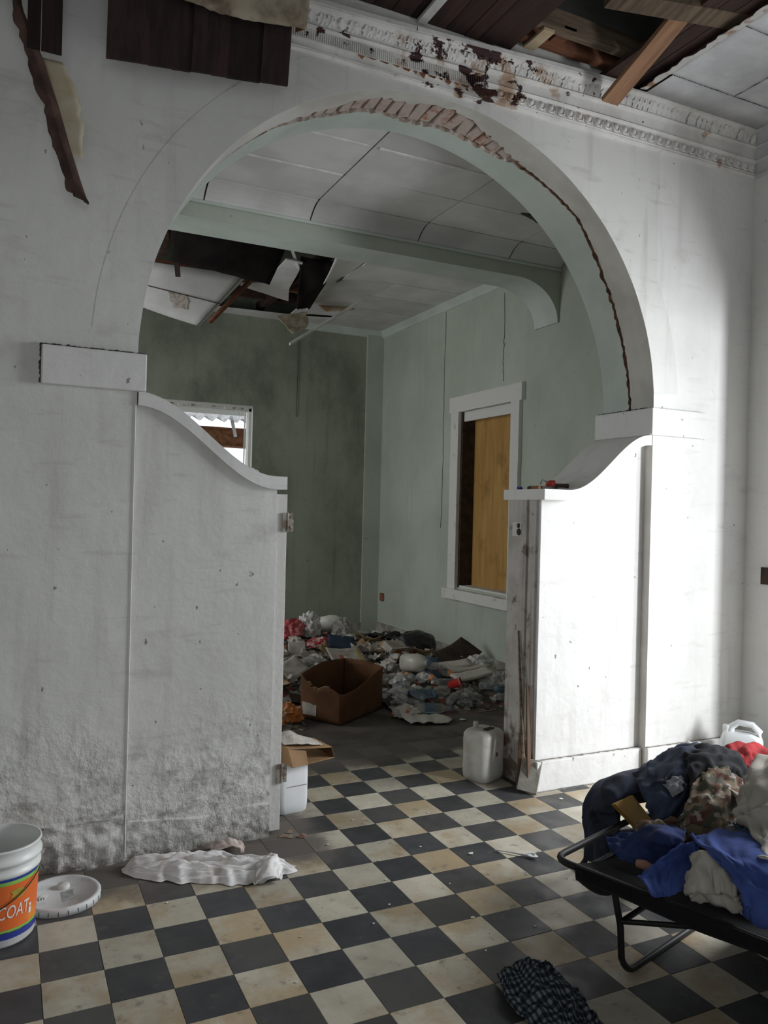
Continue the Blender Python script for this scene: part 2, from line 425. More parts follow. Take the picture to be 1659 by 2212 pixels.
for k in range(N):
    A, B = rows[k], rows[k+1]; th = 180*k/N
    gm = 3 if th > 66 and th < 126 else 4
    for q, mi in ((0, 1), (1, gm), (2, gm), (3, gm), (4, 2)):
        mb.add([A[q], A[q+1], B[q+1], B[q]], [(0, 1, 2, 3)], mi, q in (0, 4))
    mb.add([A[0], B[0], B[6], A[6]], [(0, 1, 2, 3)], 0)
    mb.add([A[5], B[5], B[7], A[7]], [(0, 3, 2, 1)], 5)
# piers
for x0, x1, side in ((XL-0.3, CX-RA, 1), (CX+RA, XR+0.4, -1)):
    xi = x1 if side == 1 else x0
    mb.add([(x0,Y0,0),(x1,Y0,0),(x1,Y0,TOP),(x0,Y0,TOP)], [(0,1,2,3)], 0 if side == 1 else 6)
    mb.add([(x0,Y1,0),(x1,Y1,0),(x1,Y1,TOP),(x0,Y1,TOP)], [(3,2,1,0)], 5)
    mb.add([(xi,Y0,0),(xi,1.43,0),(xi,1.43,CZ),(xi,Y0,CZ)], [(0,1,2,3)], 1)
    mb.add([(xi,1.43,0),(xi,Y1,0),(xi,Y1,CZ),(xi,1.43,CZ)], [(0,1,2,3)], 2)
wall = struct(mb.build('wall_middle', [M['white'], M['soffit'], M['palegreen'], M['mortar'], M['rustmortar'], M['green'], M['whitesmooth']]))
wall['label'] = 'white plaster wall with a wide round arch'
# thin raised band around the arch
mb = MB()
for k in range(80):
    a0, a1 = PI*(0.02+0.96*k/80), PI*(0.02+0.96*(k+1)/80)
    P = lambda r, a, y: (CX+r*math.cos(a), y, CZ+r*math.sin(a))
    r0, r1 = RA+0.001, RA+0.20
    mb.add([P(r0,a0,Y0-0.0011), P(r1,a0,Y0-0.0011), P(r1,a1,Y0-0.0011), P(r0,a1,Y0-0.0011)], [(0,1,2,3)], 0)
    mb.add([P(r1,a0,Y0-0.0011), P(r1,a0,Y0+0.002), P(r1,a1,Y0+0.002), P(r1,a1,Y0-0.0011)], [(0,1,2,3)], 0)
    mb.add([P(r0,a0,Y0-0.0011), P(r0,a0,Y0+0.002), P(r0,a1,Y0+0.002), P(r0,a1,Y0-0.0011)], [(0,1,2,3)], 0)
mb.build('arch_band', M['white'], wall)
# exposed bricks in the soffit
def arch_brick(th, y0, y1, w, h, tilt):
    a = math.radians(th)
    R = Matrix.Translation((CX+(RA+0.024)*math.cos(a), (y0+y1)/2, CZ+(RA+0.024)*math.sin(a))) @ Matrix.Rotation(-a+PI/2, 4, 'Y') @ Matrix.Rotation(tilt, 4, 'Z')
    b = MB(); hl = (y1-y0)/2
    vs = []
    for sx, sy, sz in [(-1,-1,-1),(1,-1,-1),(1,1,-1),(-1,1,-1),(-1,-1,1),(1,-1,1),(1,1,1),(-1,1,1)]:
        vs.append(R @ Vector((sx*w/2*rnd.uniform(0.86, 1.0), sy*hl*rnd.uniform(0.85, 1.0), sz*h/2*rnd.uniform(0.8, 1.0))))
    b.add(vs, [(0,3,2,1),(4,5,6,7),(0,1,5,4),(1,2,6,5),(2,3,7,6),(3,0,4,7)])
    b.build('brick', M['brick'], wall, bevel=0.004)
th = 69.5
while th < 119:
    ya, yb = interp(GA, th)+0.008, interp(GB, th)-0.008
    if yb-ya > 0.025: arch_brick(th, ya, yb, rnd.uniform(0.060, 0.072), rnd.choice((0.034, 0.026, 0.020)), rnd.uniform(-0.2, 0.2))
    th += 2.75
th = 2
while th < 66:
    ya, yb = interp(GA, th)+0.003, interp(GB, th)-0.003
    arch_brick(th, ya, yb, 0.06, 0.022, 0); th += 4.2

# impost blocks
def impost(x0, x1, xin):
    b = MB(); b.box((x0, Y0-0.032, 2.11), (x1, Y1+0.04, 2.277), 0)
    o = b.build('impost_block', M['whitesmooth'], wall, bevel=0.006)
impost(-1.218, -0.785, 0)
impost(2.212, 2.66, 0)
# low walls with swept tops closing the sides of the arch
def zc(t): return 0.5+0.5*math.cos(PI*max(0, min(1, t)))
def capz(x, side):
    if side < 0: return 1.757 + 0.355*zc((x+0.82)/0.66)
    return 1.752 + 0.358*zc((2.235-x)/0.62)
def low_wall(side):
    xa, xb = (-0.83, -0.15) if side < 0 else (1.468, 2.26)
    yf, yk = (1.250, 1.60) if side < 0 else (1.298, 1.60)
    b = MB(); n = 40
    xs = [lerp(xa, xb, k/n) for k in range(n+1)]
    for q in range(n):
        x0, x1 = xs[q], xs[q+1]; z0, z1 = capz(x0, side)-0.05, capz(x1, side)-0.05
        b.add([(x0,yf,0),(x1,yf,0),(x1,yf,z1),(x0,yf,z0)], [(0,1,2,3)], 0)
        b.add([(x0,yk,0),(x1,yk,0),(x1,yk,z1),(x0,yk,z0)], [(3,2,1,0)], 1)
        b.add([(x0,yf,z0),(x1,yf,z1),(x1,yk,z1),(x0,yk,z0)], [(0,1,2,3)], 0)
    for x in (xa, xb):
        z = capz(x, side)-0.05
        b.add([(x,yf,0),(x,yk,0),(x,yk,z),(x,yf,z)], [(0,1,2,3)], 0)
    lw = b.build('low_wall', [M['white'] if side < 0 else M['whitesmooth'], M['green']], wall)
    b = MB()
    xs = [lerp(-0.815, -0.108, k/44) for k in range(45)] if side < 0 else [lerp(1.436, 2.236, k/44) for k in range(45)]
    y0, y1 = (1.222, 1.64) if side < 0 else (1.228, 1.64)
    for q in range(44):
        x0, x1 = xs[q], xs[q+1]; z0, z1 = capz(x0, side), capz(x1, side)
        t = 0.062
        b.add([(x0,y0,z0-t),(x1,y0,z1-t),(x1,y0,z1),(x0,y0,z0),(x0,y1,z0-t),(x1,y1,z1-t),(x1,y1,z1),(x0,y1,z0)],
              [(0,1,2,3),(5,4,7,6),(3,2,6,7),(1,0,4,5)], 0)
    for x in (xs[0], xs[-1]):
        z = capz(x, side); b.add([(x,y0,z-t),(x,y1,z-t),(x,y1,z),(x,y0,z)], [(0,1,2,3)], 0)
    cp = b.build('wall_cap', [M['whitesmooth']], lw)
    return lw
lwL = low_wall(-1); lwR = low_wall(1)
# added pale bead, stands in for the bright lit edge of the pier
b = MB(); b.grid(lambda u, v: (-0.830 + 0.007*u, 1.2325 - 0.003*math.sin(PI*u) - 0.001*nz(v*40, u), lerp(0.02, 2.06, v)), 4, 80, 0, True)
b.build('lit_edge_bead', M['whitesmooth'], wall)
def dirt_line(parent, p, q, w, out, seed, n=70, h=0.010, mat='dust'):
    """ragged caked dust lying on a ledge from p to q; w = width towards out"""
    p, q, out = Vector(p), Vector(q), Vector(out).normalized(); b = MB()
    def f(u, v):
        ww = w*(0.25+0.75*max(0.0, 0.55+0.9*nz(u*n*0.22, seed))); hh = h*max(0.1, 0.6+0.9*nz(u*n*0.31, seed+5))
        return p.lerp(q, u) + out*ww*(v-0.15) + Vector((0, 0, hh*math.sin(PI*v)))
    b.grid(f, n, 3, 0, False); return b.build('dust_line', M[mat], parent)
dirt_line(wall, (-1.222, Y0-0.004, 2.278), (-0.79, Y0-0.004, 2.278), 0.030, (0, -1, 0), 1)
dirt_line(wall, (2.22, Y0-0.003, 2.278), (2.655, Y0-0.003, 2.278), 0.012, (0, -1, 0), 2, h=0.004)
dirt_line(wall, (2.214, 1.25, 2.278), (2.214, 1.69, 2.278), 0.010, (-1, 0, 0), 3, h=0.006)
b = MB(); b.grid(lambda u, v: (-1.2195 - 0.010*max(0.15, 0.6+nz(v*9, 3))*u, Y0-0.001 - 0.008*(1-u), lerp(2.115, 2.285, v)), 3, 30, 0, False); b.build('dust_line', M['dust'], wall)
# skirtings
b = MB(); b.box((1.452, 1.258, 0), (2.246, 1.30, 0.172), 0); b.box((2.246, 1.208, 0), (XR, 1.236, 0.182), 0)
bbm = struct(b.build('baseboard_middle', [M['whitesmooth']], bevel=0.006))
dirt_line(bbm, (1.46, 1.296, 0.172), (2.24, 1.296, 0.172), 0.026, (0, -1, 0), 7, 90, 0.005, 'dust2')
dirt_line(bbm, (2.25, 1.232, 0.182), (XR-0.01, 1.232, 0.182), 0.020, (0, -1, 0), 8, 90, 0.005, 'dust2')
dirt_line(bbm, (2.238, 1.225, 0.002), (2.238, 1.29, 0.002), 0.016, (-1, 0, 0), 9, 20, 0.012)
dirt_line(bbm, (1.46, 1.252, 0.001), (2.24, 1.252, 0.001), 0.012, (0, -1, 0), 10, 90, 0.003, 'dust2')
# crumbling skirting at the foot of the left part
b = MB()
def sk(u, v):
    x = lerp(XL, -0.835, u); z = lerp(0, 0.215, v)
    y = Y0 - 0.018 - 0.02*nz(x*7, z*9) - 0.012*nz(x*19, z*23)
    if v > 0.97: y = Y0 + 0.006; z += 0.012*nz(x*9, 2)
    miss = sstep(-1.10, -1.16, x) * sstep(0.115, 0.075, z + 0.03*nz(x*25, 7)) * sstep(-1.75, -1.6, x)
    y = lerp(y, Y0+0.02, miss)
    return (x, y, z)
b.grid(sk, 220, 22, 0, False)
struct(b.build('baseboard_left', [M['white']]))
b = MB()
def sk2(u, v):
    x = lerp(-0.828, -0.152, u); z = lerp(0, 0.17 + 0.05*nz(x*3, 1), v)
    y = 1.246 - 0.006 - 0.008*nz(x*9, z*9) - 0.006*nz(x*25, z*25)
    if v > 0.95: y = 1.256
    return (x, y, z)
b.grid(sk2, 90, 14, 0, False)
b.build('skirting', [M['white']], lwL)
# wooden jamb posts of the little gate
b = MB(); b.box((-0.152, 1.262, 0.02), (-0.092, 1.40, 1.672), 0)
pl = b.build('jamb_post', M['oldpaint'], wall, bevel=0.003)
b = MB(); b.box((1.440, 1.402, 0), (1.470, 1.585, 1.70), 0); b.box((1.452, 1.325, 0), (1.4685, 1.402, 1.70), 0)
pr = b.build('jamb_post', M['grimy'], wall, bevel=0.002)
def hinge(p, z, dx):
    b = MB(); b.box((-0.118, 1.252, z-0.045), (-0.092, 1.263, z+0.045), 0); b.box((-0.092, 1.256, z-0.045), (-0.060+dx, 1.261, z+0.045), 0)
    b.tube([(-0.092, 1.254, z-0.047), (-0.092, 1.254, z+0.047)], 0.005, 8)
    for s in (-0.025, 0.025): b.lathe([(0.0, 0.004), (0.004, 0.003), (0.005, 0)], 8, 0, Matrix.Translation((-0.075, 1.256, z+s)) @ Matrix.Rotation(PI/2, 4, 'X'))
    b.build('hinge', M['metal'], p)
hinge(pl, 1.535, 0); hinge(pl, 0.30, -0.004)
# old lock hole plate on the right post
b = MB(); b.box((1.436, 1.45, 1.47), (1.441, 1.54, 1.555), 0); b.build('strike_plate', M['oldpaint'], pr, bevel=0.002)
b = MB()
for yy, zz, r in ((1.475, 1.535, 0.015), (1.470, 1.497, 0.021)):
    b.lathe([(r*0.6, -0.002), (r, 0.002), (r, 0.004), (0, 0.0045)], 14, 0, Matrix.Translation((1.437, yy, zz)) @ Matrix.Rotation(-PI/2, 4, 'Y'))
b.build('lock_hole', M['seam'], pr)
b = MB(); b.box((1.430, 1.555, 0.19), (1.441, 1.585, 0.26), 0); b.build('latch', M['rust'], pr, bevel=0.002)

# ---- right wall (front room has the street door, far room has a boarded window)
def wall_x(name, x0, x1, y0, y1, holes, mi_in, mats, z1=TOP):
    """wall slab between x0 (inner face) and x1 with rectangular holes (ya,yb,za,zb)"""
    b = MB(); ys = sorted({y0, y1, *[h[0] for h in holes], *[h[1] for h in holes]}); zs = sorted({0, z1, *[h[2] for h in holes], *[h[3] for h in holes]})
    inh = lambda y, z: any(h[0] < y < h[1] and h[2] < z < h[3] for h in holes)
    for a, c in zip(ys, ys[1:]):
        for d, e in zip(zs, zs[1:]):
            if inh((a+c)/2, (d+e)/2): continue
            for x in (x0, x1): b.add([(x,a,d),(x,c,d),(x,c,e),(x,a,e)], [(0,1,2,3)], 0)
    for h in holes:
        a, c, d, e = h
        b.add([(x0,a,d),(x1,a,d),(x1,a,e),(x0,a,e)], [(0,1,2,3)], 1); b.add([(x0,c,d),(x1,c,d),(x1,c,e),(x0,c,e)], [(0,1,2,3)], 1)
        b.add([(x0,a,d),(x1,a,d),(x1,c,d),(x0,c,d)], [(0,1,2,3)], 1); b.add([(x0,a,e),(x1,a,e),(x1,c,e),(x0,c,e)], [(0,1,2,3)], 1)
    for y in (y0, y1): b.add([(x0,y,0),(x1,y,0),(x1,y,z1),(x0,y,z1)], [(0,1,2,3)], 0)
    return struct(b.build(name, mats))
def wall_y(name, y0, y1, x0, x1, holes, mats, z1=TOP):
    b = MB(); xs = sorted({x0, x1, *[h[0] for h in holes], *[h[1] for h in holes]}); zs = sorted({0, z1, *[h[2] for h in holes], *[h[3] for h in holes]})
    inh = lambda x, z: any(h[0] < x < h[1] and h[2] < z < h[3] for h in holes)
    for a, c in zip(xs, xs[1:]):
        for d, e in zip(zs, zs[1:]):
            if inh((a+c)/2, (d+e)/2): continue
            for y in (y0, y1): b.add([(a,y,d),(c,y,d),(c,y,e),(a,y,e)], [(0,1,2,3)], 0)
    for a, c, d, e in holes:
        b.add([(a,y0,d),(a,y1,d),(a,y1,e),(a,y0,e)], [(0,1,2,3)], 1); b.add([(c,y0,d),(c,y1,d),(c,y1,e),(c,y0,e)], [(0,1,2,3)], 1)
        b.add([(a,y0,d),(c,y0,d),(c,y1,d),(a,y1,d)], [(0,1,2,3)], 1); b.add([(a,y0,e),(c,y0,e),(c,y1,e),(a,y1,e)], [(0,1,2,3)], 1)
    for x in (x0, x1): b.add([(x,y0,0),(x,y1,0),(x,y1,z1),(x,y0,z1)], [(0,1,2,3)], 0)
    return struct(b.build(name, mats))
wall_x('wall_right', XR, XR+0.40, YF, Y0, [(-1.60, 0.62, 0, 2.75)], 0, [M['whitesmooth'], M['whitesmooth']])
WIN = (3.90, 4.92, 0.80, 2.70)
wall_x('wall_far_right', XR, XR+0.40, Y1, YB+0.3, [WIN], 0, [M['green'], M['darkframe']])
wall_x('wall_left', XL-0.3, XL, YF, Y0, [], 0, [M['white'], M['white']])
wall_x('wall_far_left', -2.5, -2.2, Y1, YB+0.3, [(3.9, 5.9, 0.9, 3.1)], 0, [M['green'], M['green']])
wall_y('wall_front', YF-0.3, YF, XL-0.3, XR+0.4, [(-2.5, -0.3, 0, 3.2)], [M['white'], M['white']])
WB = (0.05, 1.345, 1.15, 2.83)
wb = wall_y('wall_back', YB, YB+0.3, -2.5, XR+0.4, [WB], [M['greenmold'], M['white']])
# roof over everything
b = MB(); b.box((XL-0.5, YF-0.5, TOP), (XR+0.6, YB+0.5, TOP+0.12), 0)
struct(b.build('roof', [M['void']]))
# ---- far-room ceiling, front strip: boards with battens, between middle wall and beam
ZC1, ZC2 = 3.90, 3.95
ceilA = MB(); ceilA.box((-2.2, Y1, ZC1+0.012), (XR, 3.25, ZC1+0.03), 0)
ceilA = struct(ceilA.build('ceiling', [M['seam']]))
xs = [-2.2, -1.02, -0.11, 0.70, 1.63, 2.52, XR]; ys = [Y1, 2.09, 2.57, 3.06]
rnd = random.Random(11)
for i in range(len(xs)-1):
    for j in range(len(ys)-1):
        if i == 5 and j == 1: pass
        b = MB(); g = 0.006
        x0, x1, y0, y1 = xs[i]+g, xs[i+1]-g, ys[j]+g*0.7, ys[j+1]-g*0.7
        def pan(u, v, x0=x0, x1=x1, y0=y0, y1=y1, q=rnd.random()):
            e = (abs(2*u-1)**6 + abs(2*v-1)**6)*0.004
            return (lerp(x0, x1, u), lerp(y0, y1, v), ZC1 - 0.0015*(1-(2*u-1)**2)*q)
        b.grid(pan, 8, 6, 0, False)
        b.build('ceiling_panel', M['ceil'], ceilA, solid=0.008)
# sloped boards running down to the beam
for i in range(len(xs)-1):
    b = MB(); g = 0.006
    def cov(u, v, x0=xs[i]+g, x1=xs[i+1]-g):
        y = lerp(3.066, 3.262, v); return (lerp(x0, x1, u), y, ZC1 - 0.105*v*v - 0.004)
    b.grid(cov, 4, 6, 0, False); b.build('ceiling_panel', M['ceil'], ceilA, solid=0.008)
# thin battens over some joints and one broken patch near the arch
for (xa, ya, xb, yb) in ((-0.11, 2.09, 0.66, 2.09), (0.74, 2.09, 1.35, 2.09), (-0.11, 2.57, 0.68, 2.57)):
    b = MB(); b.box((xa, ya-0.008, ZC1-0.014), (xb, yb+0.008, ZC1-0.003), 0); b.build('batten', M['batten'], ceilA)
def shard(name, pts, t, mat, parent=None, jag=0.0, seed=1, sub=3):
    """ragged flat piece from 3-D points, with thickness t"""
    r = random.Random(seed); P = [Vector(p) for p in pts]; out = []
    n = (P[1]-P[0]).cross(P[2]-P[0]).normalized()
    c = sum(P, Vector())/len(P)
    for i, p in enumerate(P):
        q = P[(i+1) % len(P)]; out.append(p)
        if jag:
            for k in range(1, sub+1):
                m = p.lerp(q, k/(sub+1)); d = (c-m).normalized(); out.append(m + d*r.uniform(-jag, jag))
    b = MB(); k = len(out); vs = [p+n*t/2 for p in out]+[p-n*t/2 for p in out]
    b.add(vs, [tuple(range(k)), tuple(range(2*k-1, k-1, -1))] + [(i, k+i, k+(i+1) % k, (i+1) % k) for i in range(k)])
    return b.build(name, mat, parent)
shard('ceiling_hole', [(2.13, 2.53, ZC1-0.012), (2.30, 2.50, ZC1-0.014), (2.60, 2.55, ZC1-0.014), (2.72, 2.64, ZC1-0.012), (2.45, 2.66, ZC1-0.012), (2.25, 2.58, ZC1-0.012)], 0.006, M['seam'], ceilA, 0.02, 5)
shard('loose_flap', [(2.50, 2.58, ZC1-0.02), (2.66, 2.60, ZC1-0.05), (2.62, 2.70, ZC1-0.02), (2.47, 2.68, ZC1-0.015)], 0.006, M['seam'], ceilA, 0.015, 8)
b = MB(); b.tube([(1.62, 2.0, ZC1), (1.625, 2.005, ZC1-0.055)], 0.012, 7); b.build('hook', M['seam'], ceilA)

# ---- beam across the far room with curved brackets at the right wall
YBM0, YBM1, ZB = 3.255, 3.60, 3.67
b = MB(); n = 18; rb = 0.43
prof = [(-2.2, ZB)] + [(XR - rb - 0.02 + rb*math.sin(PI/2*k/n), ZB - rb*0.80*(1-math.cos(PI/2*k/n))) for k in range(n+1)]
prof += [(XR, ZB-rb*0.80)]
for (xa, za), (xb, zb) in zip(prof, prof[1:]):
    b.add([(xa,YBM0,za),(xb,YBM0,zb),(xb,YBM0,4.2),(xa,YBM0,4.2)], [(0,1,2,3)], 0)
    b.add([(xa,YBM1,za),(xb,YBM1,zb),(xb,YBM1,4.6),(xa,YBM1,4.6)], [(3,2,1,0)], 0)
    b.add([(xa,YBM0,za),(xb,YBM0,zb),(xb,YBM1,zb),(xa,YBM1,za)], [(0,1,2,3)], 1, True)
beam = struct(b.build('trim_1', [M['green'], M['palegreen']])); beam['label'] = 'green plastered beam with a curved bracket'
b = MB(); b.box((-2.2, YBM0-0.025, 3.775), (XR, YBM0, 3.80), 0); b.build('molding', M['palegreen'], beam, bevel=0.008)

# ---- far-room ceiling, rear part with the big hole
ceilB = MB(); ceilB.box((2.22, YBM1, ZC2+0.012), (XR, YB, ZC2+0.03), 0); ceilB.box((1.62, 3.60, ZC2+0.012), (2.22, 6.2, ZC2+0.03), 0)
ceilB = struct(ceilB.build('ceiling_far', [M['seam']]))
xs = [1.62, 2.22, XR]; ys = [YBM1, 4.35, 4.85, 5.40, 5.95, 6.45, YB]
for i in range(2):
    for j in range(6):
        if i == 0 and j == 5: continue
        b = MB(); g = 0.005; x0, x1, y0, y1 = xs[i]+g, xs[i+1]-g, ys[j]+g, ys[j+1]-g
        sag = 0.05 if i == 0 else 0.0
        b.grid(lambda u, v: (lerp(x0, x1, u), lerp(y0, y1, v), ZC2 - sag*(1-u)**2*(0.4+0.6*v) ), 6, 6, 0, False)
        b.build('ceiling_panel', M['ceil'], ceilB, solid=0.008)
# sagging panel left of it: sweeps from the beam down to the edge of the hole
b = MB()
def sagp(u, v):
    x = lerp(1.08 + 0.52*v**0.7, 1.63, u); y = lerp(YBM1+0.004, 5.85, v)
    return (x, y, ZC2 - 0.05*(0.4+0.6*v) - 0.20*(1-u)**1.6*v*(1-0.35*v) - 0.012*math.sin(5*v)*(1-u))
b.grid(sagp, 14, 20, 0); b.build('ceiling_panel', M['ceil'], ceilB, solid=0.008)
shard('ceiling_crack', [(1.60, 4.80, 3.90), (1.72, 4.72, 3.935), (1.70, 4.84, 3.93), (1.60, 4.95, 3.89)], 0.004, M['seam'], ceilB, 0.01, 3)
# strip of ceiling left between two holes, and rear edge strip with ragged border
shard('ceiling_panel', [(0.96, 4.60, 3.93), (1.13, 4.62, 3.93), (1.28, 5.45, 3.92), (1.42, 5.90, 3.90), (0.80, 5.58, 3.90), (0.78, 5.48, 3.90), (1.00, 5.40, 3.92)], 0.012, M['ceil'], ceilB, 0.012, 4)
shard('ceiling_panel', [(-2.2, 6.75, 3.94), (0.7, 6.72, 3.94), (1.9, 6.62, 3.94), (2.22, 6.5, 3.94), (2.22, YB, 3.94), (-2.2, YB, 3.94)], 0.012, M['ceil'], ceilB, 0.03, 9, 6)
shard('ceiling_panel', [(-2.2, 3.61, 3.94), (-0.75, 3.61, 3.94), (-0.62, 6.7, 3.94), (-2.2, 6.7, 3.94)], 0.012, M['ceil'], ceilB, 0.03, 10, 5)
# white panel still hanging at the left, tilted down, with its frame
hp = [(-0.28, 5.15, 3.90), (0.72, 5.15, 3.93), (0.62, 6.0, 3.62), (0.50, 6.25, 3.42), (-0.25, 6.20, 3.62)]
A, B_, C_, D_ = Vector((-0.42, 5.05, 3.84)), Vector((0.76, 5.20, 3.90)), Vector((0.36, 5.50, 3.41)), Vector((-0.42, 5.50, 3.59))
b = MB(); b.grid(lambda u, v: A.lerp(B_, u).lerp(D_.lerp(C_, u), v) + Vector((0, 0, -0.012*math.sin(PI*u)*v)), 10, 6, 0, True)
hpo = b.build('hanging_ceiling_panel', M['ceil'], None, solid=0.012); hpo['label'] = 'white ceiling panel hanging askew below the hole above the small window'; hpo['category'] = 'ceiling panel'
b = MB(); t_ = 0.55
p0 = A.lerp(D_, t_)+Vector((0.15, -0.012, -0.01)); p1 = B_.lerp(C_, t_)+Vector((0, -0.012, -0.01))
b.tube([p0, p1], 0.004, 6); b.tube([A.lerp(B_, 0.96)+Vector((0,-0.012,-0.01)), D_.lerp(C_, 0.97)+Vector((0,-0.012,-0.01))], 0.004, 6)
b.build('panel_seam', M['seam'], hpo)
shard('water_stain', [A.lerp(B_, .45).lerp(D_.lerp(C_, .45), .55)+Vector((0,-.010,-.010)), A.lerp(B_, .62).lerp(D_.lerp(C_, .62), .52)+Vector((0,-.010,-.010)), A.lerp(B_, .75).lerp(D_.lerp(C_, .75), .78)+Vector((0,-.010,-.010)), A.lerp(B_, .58).lerp(D_.lerp(C_, .6), .82)+Vector((0,-.010,-.010))], 0.003, simple('stain_brown', (0.55, 0.49, 0.43), (0.36, 0.31, 0.27), 30, 0.9, lo=0.45, hi=0.6), hpo, 0.02, 6)
# reddish lath hanging beside it
def plank(name, p, q, w, t, mat, roll=0.0, parent=None, taper=1.0):
    p, q = Vector(p), Vector(q); d = q-p; L = d.length
    R = d.to_track_quat('Z', 'Y').to_matrix().to_4x4(); R.translation = p
    R = R @ Matrix.Rotation(roll, 4, 'Z')
    b = MB()
    b.add([(-w/2,-t/2,0),(w/2,-t/2,0),(w/2,t/2,0),(-w/2,t/2,0),(-w/2*taper,-t/2,L),(w/2*taper,-t/2,L),(w/2*taper,t/2,L),(-w/2*taper,t/2,L)], [(0,3,2,1),(4,5,6,7),(0,1,5,4),(1,2,6,5),(2,3,7,6),(3,0,4,7)])
    o = b.build(name, mat, parent, bevel=0.003); o.matrix_local = R
    return o
tag(plank('wooden_lath', (0.86, 5.30, 3.93), (0.52, 5.75, 3.52), 0.05, 0.03, M['redwood']), 'reddish wooden lath hanging along the edge of the tilted white ceiling panel', 'lath')
tag(plank('ceiling_lath', (-0.14, 4.28, 4.02), (0.0, 4.75, 3.66), 0.045, 0.02, M['darkwoodz']), 'dark broken lath dangling at the front of the ceiling hole', 'lath')
plank('batten', (0.93, 4.42, 4.03), (1.12, 4.72, 3.90), 0.03, 0.015, M['batten'], 0.0, ceilB)
# black sheet standing in for the darkness inside the hole, and a felt flap
def sheet(name, corners, label, cat, mat, wav=0.03, nu=14, nv=12, jag=0.03, seed=2, solid=0.006):
    a, b_, c, d = [Vector(p) for p in corners]
    n = (b_-a).cross(d-a).normalized(); b = MB()
    def f(u, v):
        e = jag*nz(u*6, seed) if v > 0.99 else 0
        return a.lerp(b_, u).lerp(d.lerp(c, u), v + e) + n*wav*(nz(u*2.2, v*2.2, seed) + 0.5*math.sin(3*v+seed))
    b.grid(f, nu, nv, 0, True)
    return tag(b.build(name, mat, None, solid=solid), label, cat)
sheet('hole_dark_sheet', [(-0.12, 4.12, 4.00), (0.86, 4.12, 4.00), (0.80, 4.60, 3.67), (-0.12, 4.42, 3.69)], 'black sheet standing in for the unlit front of the ceiling hole', 'sheet', M['felt'], 0.02)
sheet('black_flap', [(1.10, 4.60, 3.98), (1.46, 4.55, 3.96), (1.42, 5.20, 3.66), (1.26, 5.15, 3.62)], 'black pointed flap hanging from the sagging ceiling edge', 'sheet', M['felt'], 0.02, seed=4)
tag(shard('paper_scrap', [(-0.08, 4.32, 3.93), (0.06, 4.30, 3.96), (0.16, 4.40, 3.90), (0.05, 4.42, 3.86), (-0.02, 4.40, 3.84)], 0.004, M['batten'], None, 0.02, 12), 'torn white scrap caught in the front edge of the ceiling hole', 'scrap')
tag(shard('torn_ceiling_piece', [(1.30, 5.92, 3.72), (1.62, 5.85, 3.80), (1.60, 5.75, 3.62), (1.42, 5.7, 3.50)], 0.012, simple('torn_board_back', (0.55, 0.47, 0.36), (0.34, 0.27, 0.19), 14, 0.9), None, 0.02, 13), 'torn tan piece of ceiling board drooping at the back of the hole', 'ceiling board')
tag(plank('ceiling_batten', (2.12, 5.62, 3.90), (1.33, 5.55, 3.35), 0.05, 0.02, M['batten'], 0.4), 'long pale batten sagging down from the ceiling near the far corner', 'batten')
sheet('torn_ceiling_flap', [(1.80, 6.0, 3.93), (2.14, 5.85, 3.93), (2.16, 5.75, 3.86), (1.85, 5.85, 3.82)], 'pale torn flap with rusty edge beside the drooping batten', 'ceiling board', simple('torn_flap', (0.60, 0.53, 0.43), (0.42, 0.28, 0.15), 6, 0.9), 0.01)
sheet('brown_rag', [(-0.30, 4.20, 3.98), (-0.14, 4.22, 4.0), (-0.16, 4.45, 3.72), (-0.40, 4.40, 3.66)], 'mottled brown rag of insulation at the left end of the ceiling hole', 'rag', simple('mottled_brown', (0.10, 0.062, 0.045), (0.035, 0.025, 0.022), 12, 0.95, 0.1, 0.6), 0.02, seed=7)
# timbers inside the hole
for k, (x0, y0, x1, y1, z) in enumerate([(-2.2, 5.95, 1.62, 5.95, 4.02), (-2.2, 4.9, 1.62, 4.9, 4.12), (-2.2, 6.55, 2.2, 6.55, 4.05)]):
    b = MB(); b.box((x0, y0-0.03, z), (x1, y0+0.03, z+0.12), 0)
    b.build('joist', M['redwood' if k == 0 else 'darkwood'], ceilB)
b = MB(); b.box((1.35, 3.6, 4.0), (1.41, YB, 4.1), 0); b.build('joist', M['darkwood'], ceilB)
# crown strips of the far room
b = MB(); pr_ = [(0, 3.862), (0.02, 3.872), (0.035, 3.90), (0.06, 3.93), (0.075, 3.955)]
b.sweep([(p, z) for p, z in pr_], [(XR, YBM1, 0), (XR, YB, 0)], lambda p, i: (Vector((-1, 0, 0)), Vector((0, 0, 1))), 0)
b.sweep([(p, z) for p, z in pr_], [(1.9, YB, 0), (XR, YB, 0)], lambda p, i: (Vector((0, -1, 0)), Vector((0, 0, 1))), 0)
struct(b.build('trim_2', [M['palegreen']]))
# skirting of the far room
b = MB(); b.box((XR-0.028, Y1, 0), (XR, YB, 0.150), 0); b.box((-2.2, YB-0.028, 0), (XR-0.03, YB, 0.150), 0)
struct(b.build('baseboard_far', [simple('dirty_skirting', (0.46, 0.44, 0.39), (0.24, 0.21, 0.18), 5, 0.85, 0.2, 0.3)], bevel=0.006))
